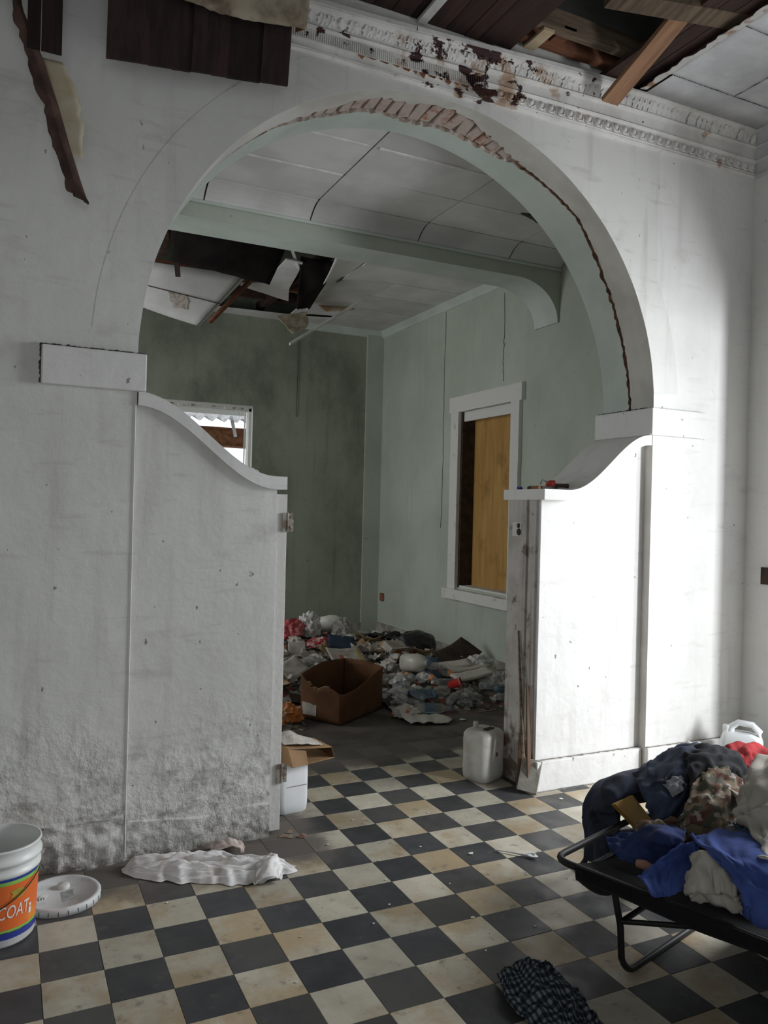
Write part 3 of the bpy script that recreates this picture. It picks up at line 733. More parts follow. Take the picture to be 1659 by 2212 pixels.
# pilaster in the far corner, cracks and wire
b = MB(); b.box((2.845, YB-0.03, 0), (XR, YB, 3.93), 0); struct(b.build('trim_3', [M['green']]))
def crack(pts, r, name='crack'):
    return pts
tag((lambda b: (b.tube([(1.90, YB-0.012, 3.70), (1.905, YB-0.012, 3.3), (1.897, YB-0.012, 2.75)], 0.004, 6), b.build('hanging_wire', M['seam']))[1])(MB()), 'thin dark wire hanging down the mouldy green wall', 'wire')
wfr = bpy.data.objects['wall_far_right']
for pts in ([(XR, 5.284, 3.86), (XR, 5.30, 3.0), (XR, 5.28, 2.2), (XR, 5.30, 1.3)], [(XR, 4.133, 3.80), (XR, 4.12, 3.4), (XR, 4.128, 3.1), (XR, 4.11, 2.89)]):
    rr = random.Random(len(pts)+int(pts[0][1]*10)); fine = []
    for p, q in zip(pts, pts[1:]):
        for k in range(7): fine.append((XR, lerp(p[1], q[1], k/7)+rr.uniform(-.008, .008), lerp(p[2], q[2], k/7)))
    b = MB(); b.tube(fine, 0.0045, 5); b.build('crack', M['seam'], wfr)
b = MB(); b.box((XR-0.03, 6.72, 0.44), (XR-0.001, 6.80, 0.54), 0); b.build('outlet_box', M['rust'], wfr, bevel=0.004)
# ---- boarded window in the far room
ya, yb, za, zb = WIN
w1 = MB()
def chip_strip(b, y0, y1, z0, z1, t, horiz, seed):
    r = random.Random(seed); n = 16; L = (y1-y0) if horiz else (z1-z0)
    def f(u, v):
        j = 0.010*max(0, nz(u*9, seed*3+v*5)) if v in (0, 1) else 0
        if horiz: return (XR-t, lerp(y0, y1, u), lerp(z0, z1, v) + (j if v == 0 else -j))
        return (XR-t, lerp(y0, y1, v) + (j if v == 0 else -j), lerp(z0, z1, u))
    b.grid(f, n, 1, 0, False)
    for e in (0, 1):
        b.grid(lambda u, v: (lerp(XR-t, XR, v), *f(u, e)[1:]), n, 1, 0, False)
    for e in (0, 1):
        b.add([f(e, 0), f(e, 1), (XR, *f(e, 1)[1:]), (XR, *f(e, 0)[1:])], [(0,1,2,3)])
def casing(name, y0, y1, z0, z1, t, horiz, seed, parent):
    b = MB(); chip_strip(b, y0, y1, z0, z1, t, horiz, seed); return b.build(name, M['oldpaint'], parent)
w1 = MB(); w1.box((XR+0.005, ya-0.04, za-0.02), (XR+0.03, ya, zb+0.02), 0); w1 = struct(w1.build('window_1', [M['darkframe']]))
casing('casing', yb-0.02, yb+0.14, za-0.03, zb+0.02, 0.04, False, 1, w1)
casing('casing', ya-0.12, ya+0.02, za-0.03, zb+0.02, 0.04, False, 2, w1)
casing('casing_head', ya-0.16, yb+0.17, zb-0.01, zb+0.16, 0.045, True, 3, w1)
casing('sill', ya-0.16, yb+0.20, za-0.13, za-0.02, 0.07, True, 4, w1)
b = MB(); b.box((XR+0.02, ya+0.0, zb-0.11), (XR+0.05, yb-0.0, zb), 0); b.build('head_lining', M['oldpaint'], w1)
b = MB(); b.box((XR+0.005, yb-0.045, za), (XR+0.16, yb-0.005, zb), 0); b.build('sash_stile', M['darkframe'], w1)
b = MB(); b.box((XR+0.005, ya, za-0.02), (XR+0.20, yb, za+0.02), 0); b.build('inner_sill', M['oldpaint'], w1)
b = MB(); b.box((XR+0.16, ya, za), (XR+0.175, yb, zb-0.08), 0); po = b.build('plywood_board', M['ply'], w1); po['label'] = 'yellow plywood sheet nailed over the window'
# ---- small window in the back wall with the sheds beyond
xa, xb, za, zb = WB
b = MB()
b.box((xb-0.03, YB+0.06, za), (xb, YB+0.14, zb), 0); b.box((xa, YB+0.06, zb-0.05), (xb, YB+0.14, zb), 0); b.box((xa, YB+0.06, za), (xb, YB+0.14, za+0.05), 0); b.box((xa, YB+0.06, za), (xa+0.03, YB+0.14, zb), 0)
w2 = struct(b.build('window_2', [M['oldpaint']]))
b = MB(); b.tube([(xb-0.075, YB+0.1, za), (xb-0.07, YB+0.1, zb)], 0.008, 8); b.build('window_bar', M['oldpaint'], w2)
b = MB()
r5 = random.Random(5)
for k in range(26):
    x = lerp(xa, xb, k/26); b.box((x, YB-0.004, zb-0.012-0.03*r5.random()), (x+(xb-xa)/26, YB+0.05, zb+0.012), 0)
b.build('broken_edge', M['oldpaint'], w2)
# roof of the neighbouring shed: corrugated sheet, rusty girder, posts
b = MB(); 
b.grid(lambda u, v: (lerp(-1.5, 4.5, u), lerp(8.8, 11.0, v), lerp(2.86, 3.35, v) + 0.035*math.sin(u*2*PI*34)), 340, 2, 0, True)
tag(b.build('corrugated_roof', simple('galvanised_sheet', (0.62, 0.61, 0.60), (0.38, 0.34, 0.31), 6, 0.5, 0.4, metal=0.2)), 'corrugated metal shed roof seen through the small window', 'roof')
b = MB(); b.box((-1.5, 9.2, 2.52), (4.5, 9.24, 2.76), 0); b.box((-1.5, 9.12, 2.76), (4.5, 9.32, 2.785), 0); b.box((-1.5, 9.12, 2.50), (4.5, 9.32, 2.52), 0)
tag(b.build('rusty_girder', M['rust']), 'rusty orange steel girder under the shed roof', 'girder')
b = MB(); b.box((-1.5, 8.70, 2.93), (4.5, 8.78, 3.05), 0); tag(b.build('fascia_board', M['oldpaint']), 'pale fascia board along the shed roof edge', 'board')
for xx, l_ in ((1.70, 'thin white prop standing beside the rusty girder'),):
    b = MB(); b.tube([(xx-0.08, 9.05, 2.95), (xx, 9.08, 2.65)], 0.025, 8); tag(b.build('roof_prop', M['batten']), l_, 'prop')
b = MB(); b.box((-6, 7.3, -0.3), (8, 16, -0.02), 0); struct(b.build('ground', [simple('yard_ground', (0.5, 0.48, 0.44), (0.4, 0.37, 0.33), 3, 0.9)]))
for xx in (-1.4, 4.4):
    b = MB(); b.box((xx-0.06, 9.15, -0.02), (xx+0.06, 9.28, 2.52), 0); tag(b.build('shed_post', M['rust']), 'rusty steel post carrying the shed girder', 'post', 'posts of the shed')
# ---- cornice of the front room: pressed tin, sagging and rusted towards the left
def kz(x):  # vertical squeeze of the sagging part
    return lerp(0.64, 1.0, sstep(-0.3, 2.3, x))
def cpt(x, p, z): return (x, Y0 - p, 3.86 + (z-3.86)*kz(x))
prof_r = [(0.0, 3.855), (0.018, 3.857), (0.022, 3.868), (0.014, 3.873), (0.026, 3.880), (0.018, 3.888), (0.030, 3.945), (0.036, 3.950), (0.042, 3.958), (0.036, 3.966), (0.028, 3.972), (0.030, 4.030), (0.046, 4.034), (0.052, 4.043), (0.046, 4.052), (0.040, 4.058), (0.048, 4.09), (0.068, 4.118), (0.078, 4.122), (0.083, 4.132), (0.083, 4.143)]
prof_l = [(0.0, 3.825), (0.016, 3.828), (0.020, 3.838), (0.012, 3.843), (0.022, 3.850), (0.012, 3.858), (0.012, 3.90), (0.030, 3.905), (0.032, 3.985), (0.046, 3.990), (0.052, 4.003), (0.046, 4.018), (0.040, 4.024), (0.046, 4.07), (0.066, 4.108), (0.078, 4.114), (0.083, 4.128), (0.083, 4.143)]
XJ = 0.955
cor = MB()
def csweep(b, prof, x0, x1, n):
    b.sweep(prof, [(lerp(x0, x1, k/n), 0, 0) for k in range(n+1)], lambda p, i: (Vector((0, 0, 0)), Vector((0, 0, 0))))
def cs(b, prof, x0, x1, n, wob=0.0):
    k = len(prof); vs = []
    for i in range(n+1):
        x = lerp(x0, x1, i/n)
        for p, z in prof:
            q = cpt(x, p + wob*nz(x*4, z*30), z); vs.append(q)
    b.add(vs, [(i*k+j, i*k+j+1, (i+1)*k+j+1, (i+1)*k+j) for i in range(n) for j in range(k-1)])
cs(cor, prof_r, XJ+0.005, XR, 60, 0.002)
cor_o = struct(cor.build('trim_4', [M['cornice']])); cor_o['label'] = 'peeling white pressed tin cornice'
b = MB(); cs(b, prof_l, -3.2, XJ-0.012, 110, 0.006); b.build('sagging_length', M['cornice'], cor_o)
# right wall return of the cornice
b = MB(); kk = len(prof_r); vs = []
for y in (Y0, YF):
    for p, z in prof_r: vs.append((XR-p, y - (p if y > 0 else 0), z))
b.add(vs, [(j, j+1, kk+j+1, kk+j) for j in range(kk-1)]); b.build('return_length', M['tin'], cor_o)
# egg-and-dart
em = MB()
em.lathe([(0.0, 0.014), (0.010, 0.012), (0.0155, 0.004), (0.016, 0.0)], 12, 0, None, True, 1, 1.25, False)
em.lathe([(0.0215, 0.0), (0.0225, 0.008), (0.0245, 0.008), (0.0255, 0.0)], 12, 0, None, True, 1, 1.2, False)
for s in (-1, 1): em.tube([(s*0.030, -0.030, 0.002), (s*0.031, 0.0, 0.007), (s*0.030, 0.030, 0.002)], [0.002, 0.004, 0.002], 5, 0)
egg = em.mesh('egg', M['cornice'])
x = XJ + 0.10
while x < XR-0.04:
    o = link('egg', egg, cor_o, cpt(x, 0.023, 3.917), (PI/2-0.18, 0, 0)); o.scale = (1.1, 1.15*kz(x), 1.35); x += 0.068
# leaf ornament in the cove
lm = MB()
def leaf(u, v):
    a = (u-0.5); w = 0.020*math.sin(PI*min(1, v*1.02))**0.6*(1+0.25*math.sin(v*16))
    return (a*2.4*w + 0.010*math.sin(v*2.4), 0.012*math.sin(PI*v)**0.7*(1-1.6*a*a) + 0.020*v*v + 0.003*math.cos(u*9), -0.036 + 0.078*v)
lm.grid(leaf, 6, 9, 0, True)
lm.tube([(0.024, 0.012, 0.030), (0.030, 0.016, 0.018), (0.024, 0.014, 0.008), (0.018, 0.010, 0.014), (0.021, 0.010, 0.022)], 0.0035, 5, 0)
lf = lm.mesh('leaf', M['cornice']); rl = random.Random(4)
x = -1.25
while x < XR-0.05:
    sc = 1.0
    q = cpt(x, 0.041, 4.082 if x > XJ else 4.064)
    if abs(x-XJ) > 0.03:
        o = link('leaf', lf, cor_o, q, (0.12, rl.uniform(-0.12, 0.12), 0)); o.scale = (rl.uniform(0.95, 1.1)*rl.choice((-1, 1)), -rl.uniform(0.8, 1.15), kz(x)*rl.uniform(0.92, 1.05))
    x += 0.040
# fine flutes of the left frieze (too fine to part)
b = MB(); x = -1.3
while x < XJ-0.03:
    a = cpt(x, 0.0315, 3.910); c = cpt(x, 0.0335, 3.982)
    b.tube([a, c], 0.0032, 4, 0, False); x += 0.0115
stuff(b.build('flutes', M['cornice'], cor_o))
# torn lower edge where the frieze has come loose
b = MB(); rr = random.Random(9); x = 0.2
while x < XJ+0.03:
    a = cpt(x, 0.03, 3.903); w = rr.uniform(0.02, 0.06); d = rr.uniform(0.006, 0.03)*(1 if x < 0.8 else 1.5)
    b.add([a, (a[0]+w, a[1], cpt(x+w, 0, 3.903)[2]), (a[0]+w*0.7, a[1]-rr.uniform(-.01, .012), a[2]-d), (a[0]+w*0.2, a[1]-0.004, a[2]-d*0.7)], [(0,1,2,3)]); x += w*1.3
b.build('torn_edge', M['rust'], cor_o, solid=0.002)
tag(shard('rusty_tin_scrap', [(0.86, 1.17, 3.875), (0.99, 1.16, 3.885), (1.00, 1.15, 3.855), (0.93, 1.15, 3.83), (0.87, 1.16, 3.845)], 0.012, simple('dark_rust', (0.10, 0.045, 0.03), (0.035, 0.018, 0.018), 25, 0.8, 0.2, 0.6), None, 0.014, 21), 'dark rusted tin scrap hanging from the split cornice', 'tin scrap')
# flat edge batten on top of the cornice, split
for x0, x1, nm in ((-0.6, 0.50, 0), (0.505, 1.90, 1)):
    b = MB(); n = 24
    for i in range(n):
        xa, xb = lerp(x0, x1, i/n), lerp(x0, x1, (i+1)/n); za, zb = cpt(xa, 0, 4.143)[2], cpt(xb, 0, 4.143)[2]
        b.add([(xa,Y0-0.088,za),(xb,Y0-0.088,zb),(xb,Y0-0.088,zb+0.022),(xa,Y0-0.088,za+0.022),(xa,Y0-0.05,za),(xb,Y0-0.05,zb),(xb,Y0-0.05,zb+0.022),(xa,Y0-0.05,za+0.022)], [(0,1,2,3),(0,4,5,1),(3,2,6,7)])
    b.build('edge_batten', M['oldpaint'] if nm == 0 else M['batten'], cor_o)
# ---- front-room ceiling: tin sheets at the right, bare boards elsewhere
ZT = 4.143
XH = 1.985
b = MB(); b.box((XH+0.02, YF, ZT+0.006), (XR, Y0, ZT+0.02), 0)
ceil = struct(b.build('ceiling_front', [M['darkwood']])); ceil['label'] = 'damaged pressed tin ceiling'
b = MB()
b.grid(lambda u, v: (lerp(2.05, XR-0.08, u), lerp(0.945, Y0-0.083, v), ZT - 0.004 + 0.0025*math.sin(u*2*PI*52)), 312, 1, 0, True)
b.build('fluted_band', M['tin'], ceil, solid=0.002)
def tin_panel(x0, x1, y0, y1, parent):
    b = MB()
    def f(u, v):
        e = min(u, 1-u, v, 1-v); r = math.hypot(u-0.5, v-0.5)
        h = 0.010*sstep(0.02, 0.07, e) - 0.006*sstep(0.10, 0.13, e) + 0.008*max(0, math.cos((r-0.22)*40))*(r < 0.30) + 0.004*nz(u*9, v*9, x0*5)
        return (lerp(x0, x1, u), lerp(y0, y1, v), ZT - 0.003 - h)
    b.grid(f, 24, 24, 0, True)
    return b.build('tin_panel', M['tin'], parent, solid=0.002)
ty = 0.94
while ty > -2.6:
    for (x0, x1) in ((2.02, 2.54), (2.545, XR-0.085)):
        tin_panel(x0, x1, ty-0.50, ty, ceil)
    ty -= 0.505
# ragged rusty lip of the tin along the hole
b = MB(); rr = random.Random(17)
def lip(u, v):
    y = lerp(-2.6, 1.13, u); j = 0.02*nz(u*60, 3) + 0.015*nz(u*140, 5)
    return (2.03 - v*(0.05 + j) , y, ZT - 0.004 - 0.006*v + 0.02*v*v*nz(u*30, 8))
b.grid(lip, 150, 3, 0, False)
b.build('torn_lip', simple('rusty_white_tin', (0.58, 0.56, 0.54), (0.30, 0.17, 0.10), 12, 0.8, lo=0.48, hi=0.62), ceil, solid=0.002)
# boards above the tin, seen in the hole
rp = random.Random(23)
x = -3.2; k = 0
while x < 1.02:
    w = rp.uniform(0.085, 0.115)
    b = MB(); b.box((x+0.002, YF, ZT+0.028+rp.uniform(0, 0.008)), (x+w-0.002, Y0-0.004, ZT+0.055), 0)
    b.build('plank', M['darkwood'], ceil); x += w
for x in (1.74, 1.835, 1.93):
    b = MB(); b.box((x+0.002, YF, ZT+0.028), (x+0.092, Y0-0.004, ZT+0.055), 0); b.build('plank', M['darkwood'], ceil)
x = 1.02
while x < 1.74:
    b = MB(); b.box((x+0.002, YF, ZT+0.03), (x+0.09, 0.35, ZT+0.055), 0); b.build('plank', M['darkwood'], ceil); x += 0.092
b = MB(); b.box((0.535, 0.2, ZT+0.008), (0.585, Y0-0.02, ZT+0.027), 0); b.build('white_strip', M['batten'], ceil)
# joists in the gap
for (y, z, h, m, x0, x1) in ((1.03, 4.22, 0.10, 'oldbeam', 0.9, 2.3), (1.17, 4.22, 0.12, 'redwood', 1.15, 2.2), (0.55, 4.30, 0.16, 'darkwood', -3.0, 3.0), (0.0, 4.30, 0.16, 'darkwood', -3.0, 3.0)):
    b = MB(); b.box((x0, y-0.03, z), (x1, y+0.03, z+h), 0); b.build('joist', M[m], ceil)
b = MB(); b.box((1.20, 1.02, 4.20), (1.27, 1.21, 4.215), 0); b.build('cleat', simple('pale_new_wood', (0.62, 0.50, 0.34), (0.5, 0.37, 0.23), 12, 0.7), ceil)
b = MB(); b.box((1.32, 1.00, 4.23), (1.40, 1.19, 4.245), 0); b.build('cleat', M['redwood'], ceil)
# heavy pale beam end
tag(plank('ceiling_beam', (1.30, 0.62, 4.20), (2.35, 0.40, 4.22), 0.13, 0.09, M['oldbeam'], 0.0), 'weathered pale brown beam crossing the top of the ceiling hole', 'beam')
# loose timber leaning from that beam onto the cornice
tag(plank('fallen_timber', (1.735, 1.112, 3.985), (1.735, 0.44, 4.245), 0.115, 0.028, M['timber'], 0.0), 'warm brown plank slanting down from the ceiling beam onto the cornice', 'plank')
# ---- boards and tin hanging at the top left
hb = empty('hanging_boards', (-0.6, 1.02, 3.46)); tag(hb, 'row of dark brown ceiling boards hanging down against the wall left of the arch', 'boards')
xs = [-1.005, -0.835, -0.735, -0.655, -0.565, -0.495, -0.345, -0.215]; 
for i in range(7):
    x0, x1 = xs[i]+0.0002, xs[i+1]-0.0002; zb0 = lerp(3.462, 3.545, (x0+1.005)/0.79); zb1 = lerp(3.462, 3.545, (x1+1.005)/0.79)
    b = MB(); t = 0.014; y = 1.035 + 0.004*(i % 3)
    b.add([(x0,y,zb0),(x1,y,zb1),(x1,y-0.10,4.16),(x0,y-0.10,4.16),(x0,y+t,zb0),(x1,y+t,zb1),(x1,y+t-0.10,4.16),(x0,y+t-0.10,4.16)], [(0,1,2,3),(5,4,7,6),(0,4,5,1),(1,5,6,2),(3,7,4,0)])
    o = b.build('board', M['darkwoodz'], None); o.parent = hb; o.matrix_parent_inverse = Matrix.Translation((0.6, -1.02, -3.46))
b = MB()
def tinroll(u, v):
    x = lerp(-1.0, -0.17, u); zl = interp([(0, 3.80), (0.3, 3.73), (0.55, 3.71), (0.8, 3.735), (1, 3.76)], u) + 0.012*nz(u*22, 3)
    a = (1-v); return (x, 0.93 - 0.05*math.sin(v*PI*0.9) + 0.012*nz(u*3, v*3), lerp(zl, 4.15, 1-a if False else (1-a)))
b.grid(tinroll, 50, 12, 0, True)
b.grid(lambda u, v: (-0.17 - 0.035*v*(1 if v < .99 else 1), 0.93 + 0.045*v, lerp(3.76, 4.15, u) ), 10, 3, 1, True)
tag(b.build('peeled_tin_sheet', [simple('stained_beige_tin', (0.40, 0.345, 0.26), (0.16, 0.12, 0.085), 7, 0.8, 0.2, 0.3, lo=0.40, hi=0.66), M['rust']], None, solid=0.003), 'stained beige tin sheet curling down over the hanging boards', 'tin sheet')
hb2 = empty('hanging_board_pair', (-1.23, 1.06, 3.42)); tag(hb2, 'pair of dark boards hanging above the rusty strip in the corner', 'boards')
for x0, x1 in ((-1.305, -1.255), (-1.252, -1.175)):
    b = MB(); b.box((x0, 1.05, 3.435), (x1, 1.066, 4.16), 0); o = b.build('board', M['darkwoodz']); o.parent = hb2; o.matrix_parent_inverse = Matrix.Translation((1.23, -1.06, -3.42))
b = MB(); rr = random.Random(31); n = 46
L = [(-1.40, 3.80), (-1.36, 3.60), (-1.30, 3.40), (-1.235, 3.21), (-1.19, 3.06), (-1.135, 2.905), (-1.06, 2.865)]
R_ = [(-1.355, 3.80), (-1.325, 3.60), (-1.245, 3.42), (-1.185, 3.25), (-1.13, 3.07), (-1.088, 2.945), (-1.056, 2.86)]
def strip(u, v):
    l = [interp([(i/6, p[q]) for i, p in enumerate(L)], v) for q in (0, 1)]; r = [interp([(i/6, p[q]) for i, p in enumerate(R_)], v) for q in (0, 1)]
    j = (0.022*nz(v*38, 1) + 0.018*nz(v*95, 2)) if u < 0.3 else 0
    return (lerp(l[0], r[0], u) + j, 1.10 - 0.030*math.sin(PI*u) + 0.01*nz(v*6, u), lerp(l[1], r[1], u))
b.grid(strip, 6, n, 0, False)
tag(b.build('rusty_strip', simple('rust_brown_strip', (0.125, 0.072, 0.058), (0.055, 0.035, 0.030), 9, 0.8, 0.2, 0.6), None, solid=0.006), 'ragged rust-brown tin strip dangling to a point on the left wall', 'tin strip')
b = MB()
b.grid(lambda u, v: (lerp(-1.250, -1.168, u) + 0.10*v + (0.03*math.sin(PI*v*1.4) + 0.008*nz(v*12, 4))*u + 0.018*(u)*(v > .6), 1.125, lerp(3.44, 3.06, v) ), 5, 26, 0, True)
tag(b.build('paper_remnant', simple('tan_paper', (0.56, 0.50, 0.38), (0.42, 0.33, 0.21), 5, 0.85), None, solid=0.003), 'tan paper remnant showing behind the rusty strip', 'paper')
# ================================================================== THINGS IN THE FRONT ROOM
M['plastic'] = simple('white_plastic', (0.80, 0.815, 0.80), (0.70, 0.71, 0.68), 4, 0.4, 0.5)
def jugmat():
    t = NT('milky_plastic'); c = t.mix(t.ramp(t.noise(t.pos, 6, 6), 0.42, 0.7), (0.68, 0.67, 0.625), (0.46, 0.43, 0.37))
    t.b.inputs['Subsurface Weight'].default_value = 0.25; t.b.inputs['Subsurface Radius'].default_value = (0.03, 0.03, 0.03)
    return t.out(c, 0.45, 0.4)
M['milky'] = jugmat()
M['jugwhite'] = simple('clean_white_jug', (0.80, 0.82, 0.83), (0.70, 0.72, 0.72), 3, 0.4, 0.5)
M['orange'] = simple('label_orange', (0.80, 0.165, 0.035), (0.85, 0.36, 0.05), 7, 0.45, 0.4, lo=0.55, hi=0.8)
M['lime'] = simple('label_green', (0.22, 0.52, 0.09), (0.30, 0.60, 0.12), 9, 0.45)
M['royal'] = simple('label_blue', (0.035, 0.055, 0.32), (0.03, 0.045, 0.26), 9, 0.45)
M['ink'] = simple('label_white', (0.86, 0.86, 0.84), (0.80, 0.80, 0.78), 9, 0.5)
M['wire'] = simple('dark_wire', (0.05, 0.06, 0.035), (0.03, 0.03, 0.02), 9, 0.5, metal=0.3)

# ---- paint bucket with its printed label
BX, BY = -1.335, 0.785
bk = tag(empty('paint_bucket', (BX, BY, 0.002)), 'white plastic paint bucket with an orange and blue printed label', 'bucket')
def br(z): return lerp(0.126, 0.141, z/0.36)
b = MB()
b.lathe([(0.0, 0.0), (br(0)-0.012, 0.0), (br(0), 0.012), (br(.255), 0.255), (br(.258)+0.007, 0.260), (br(.272)+0.007, 0.270), (br(.274), 0.274), (br(.296), 0.296), (br(.30)+0.009, 0.300), (br(.31)+0.009, 0.312), (br(.316)+0.001, 0.316), (br(.345)+0.001, 0.345), (br(.352)+0.005, 0.349), (br(.352)+0.004, 0.356), (br(.352)-0.004, 0.356), (br(.30)-0.005, 0.30), (br(0)-0.006, 0.02), (0.0, 0.02)], 56, 0, None, True, 1, 1, False)
b.build('body', M['plastic'], bk)
def band(z0, z1, m, nm, dr):
    q = MB(); q.lathe([(br(z0)+dr, z0), (br(z1)+dr, z1)], 64, 0, None, True, 1, 1, False); return q.build(nm, m, bk)
lab = band(0.062, 0.235, M['orange'], 'label', 0.0012); lab['label'] = 'orange printed paint label'
for z0, z1, m, nm in ((0.036, 0.062, 'royal', 'blue_band'), (0.058, 0.070, 'lime', 'green_band'), (0.232, 0.245, 'lime', 'green_band'), (0.245, 0.262, 'royal', 'blue_band')):
    o = band(z0, z1 if z1 < .255 else 0.2545, M[m], nm, 0.0016)
# sun-yellow flare and lettering on the label
def on_can(o_name, shape, mat, parent, dr):
    """shape: list of polygons in (arc metres from the front, z)"""
    b = MB()
    for poly in shape:
        vs = []
        for s, z in poly:
            a = -PI/2 + s/br(z); r = br(z)+dr; vs.append((r*math.cos(a), r*math.sin(a), z))
        b.add(vs, [tuple(range(len(vs)))])
    return b.build(o_name, mat, parent)
def text_polys(txt, size, s0, z0, shear=0.25, sx=0.92):
    cu = bpy.data.curves.new('lettering', 'FONT'); cu.body = txt; cu.size = size; cu.shear = shear; cu.resolution_u = 3
    o = bpy.data.objects.new('lettering', cu); COL.objects.link(o)
    dg = bpy.context.evaluated_depsgraph_get(); me = o.evaluated_get(dg).to_mesh()
    out = [[(s0 + me.vertices[i].co.x*sx, z0 + me.vertices[i].co.y) for i in p.vertices] for p in me.polygons]
    o.evaluated_get(dg).to_mesh_clear(); bpy.data.objects.remove(o); bpy.data.curves.remove(cu)
    return out
on_can('lettering', text_polys('COAT', 0.066, -0.004, 0.112, 0.2, 0.62), M['ink'], lab, 0.0030)
on_can('price_block', [[(0.112, 0.100), (0.124, 0.100), (0.126, 0.122), (0.114, 0.122)], [(0.114, 0.126), (0.125, 0.126), (0.126, 0.136), (0.115, 0.136)]], M['ink'], lab, 0.0030)
on_can('flare', [[(0.07+0.028*math.cos(a)*(1+0.25*math.cos(5*a)), 0.196+0.018*math.sin(a)) for a in [k*PI/10 for k in range(20)]]], simple('label_flare', (0.62, 0.34, 0.05), (0.30, 0.34, 0.06), 60, 0.5), lab, 0.0026)
pts = []
for k in range(15):
    s = lerp(-0.10, 0.165, k/14); z = lerp(0.108, 0.250, (k/14)**1.2); a = -PI/2 + s/br(z); pts.append(((br(z)+0.010)*math.cos(a), (br(z)+0.010)*math.sin(a), z))
b = MB(); b.tube(pts, 0.0022, 6); b.build('bail_handle', M['wire'], bk)
# ---- its lid on the floor
ld = tag(empty('bucket_lid', (-1.105, 0.975, 0.002)), 'round white bucket lid lying on the floor beside the bucket', 'lid')
b = MB(); b.lathe([(0.0, 0.022), (0.130, 0.022), (0.134, 0.030), (0.148, 0.031), (0.152, 0.026), (0.153, 0.0), (0.149, 0.0), (0.147, 0.014), (0.0, 0.012)], 56, 0, None, True, 1, 1, False)
lb = b.build('disc', simple('dusty_white_lid', (0.70, 0.715, 0.71), (0.46, 0.47, 0.47), 11, 0.5, 0.4, lo=0.45, hi=0.7), ld)
b = MB(); b.lathe([(0.0, 0.038), (0.021, 0.038), (0.024, 0.035), (0.024, 0.020)], 24, 0, Matrix.Translation((0.012, 0.052, 0)), True, 1, 1, False); b.build('spout_cap', M['plastic'], ld)
for r0 in (0.018, 0.028, 0.038):
    b = MB(); b.tube([(-0.045+r0*math.cos(a), -0.02+r0*math.sin(a), 0.0230) for a in [PI*0.55+k*0.16 for k in range(12)]], 0.0022, 6); b.build('ring', M['plastic'], ld)
b = MB(); b.add([(0.0, -0.075, 0.0226), (0.045, -0.062, 0.0226), (0.045, 0.025, 0.0226), (-0.002, 0.012, 0.0226)], [(0,1,2,3)]); b.build('dirt_patch', simple('dirt_grey', (0.26, 0.27, 0.27), (0.42, 0.43, 0.43), 30, 0.8), ld)
for k in range(26):
    a = k*2*PI/26
    b = MB(); M_ = Matrix.Rotation(a, 4, 'Z'); b.box((0.1525, -0.0012, 0.003), (0.1538, 0.0012, 0.021), 0, M_); b.build('tab_slot', M['seam'], ld)

# ---- soft cloth helpers
def catmull(P, t):
    n = len(P)-1; x = min(max(t, 0), 1)*n; i = min(int(x), n-1); f = x-i
    p0, p1, p2, p3 = P[max(i-1, 0)], P[i], P[i+1], P[min(i+2, n)]
    return 0.5*((2*p1) + (p2-p0)*f + (2*p0-5*p1+4*p2-p3)*f*f + (3*p1-p0-3*p2+p3)*f*f*f)
def patch(rows, u, v):
    R = [[Vector(p) for p in r] for r in rows]
    return catmull([catmull(r, u) for r in R], v)
def ridge(x, y, z=0):
    return 1 - min(1, abs(nz(x, y, z))*2.6)
def cloth(name, rows, mat, label, cat, nu=44, nv=40, fold=0.014, fu=5, fv=3, seed=0, parent=None, edge=0.008, solid=0.006, group=None, zmin=None):
    b = MB(); e = 1e-3
    def f(u, v):
        uu = u + edge*nz(v*5, seed+9)*(abs(2*u-1)**8); vv = v + edge*nz(u*5, seed+4)*(abs(2*v-1)**8)
        p = patch(rows, uu, vv)
        du = patch(rows, uu+e, vv)-patch(rows, uu-e, vv); dv = patch(rows, uu, vv+e)-patch(rows, uu, vv-e)
        n = du.cross(dv)
        n = n.normalized() if n.length > 1e-12 else Vector((0, 0, 1))
        if n.z < 0: n = -n
        w = nz(u*2+seed, v*2)*0.8
        d = ridge(u*fu + w + seed, v*fv - w, seed)*0.75 + 0.35*nz(u*fu*2.3, v*fv*2.3 + w, seed+3)
        q = p + n*fold*d
        if zmin is not None and q.z < zmin: q.z = zmin + 0.001
        return q
    b.grid(f, nu, nv, 0, True)
    o = b.build(name, mat, parent, solid=solid)
    if label: tag(o, label, cat, group)
    return o
def fabric(name, a, b2, scale=5, rough=0.9, weave=220, bump=0.25, lo=0.4, hi=0.65):
    t = NT(name); c = t.mix(t.ramp(t.noise(t.pos, scale, 6), lo, hi), a, b2)
    t.bump(t.noise(t.pos, weave, 2), bump, 0.002); t.bump(t.noise(t.pos, 26, 4), 0.25, 0.01)
    t.b.inputs['Sheen Weight'].default_value = 0.03
    return t.out(c, rough, 0.15)
M['whitecloth'] = fabric('dirty_white_cloth', (0.82, 0.80, 0.79), (0.50, 0.42, 0.36), 9, lo=0.5, hi=0.78)
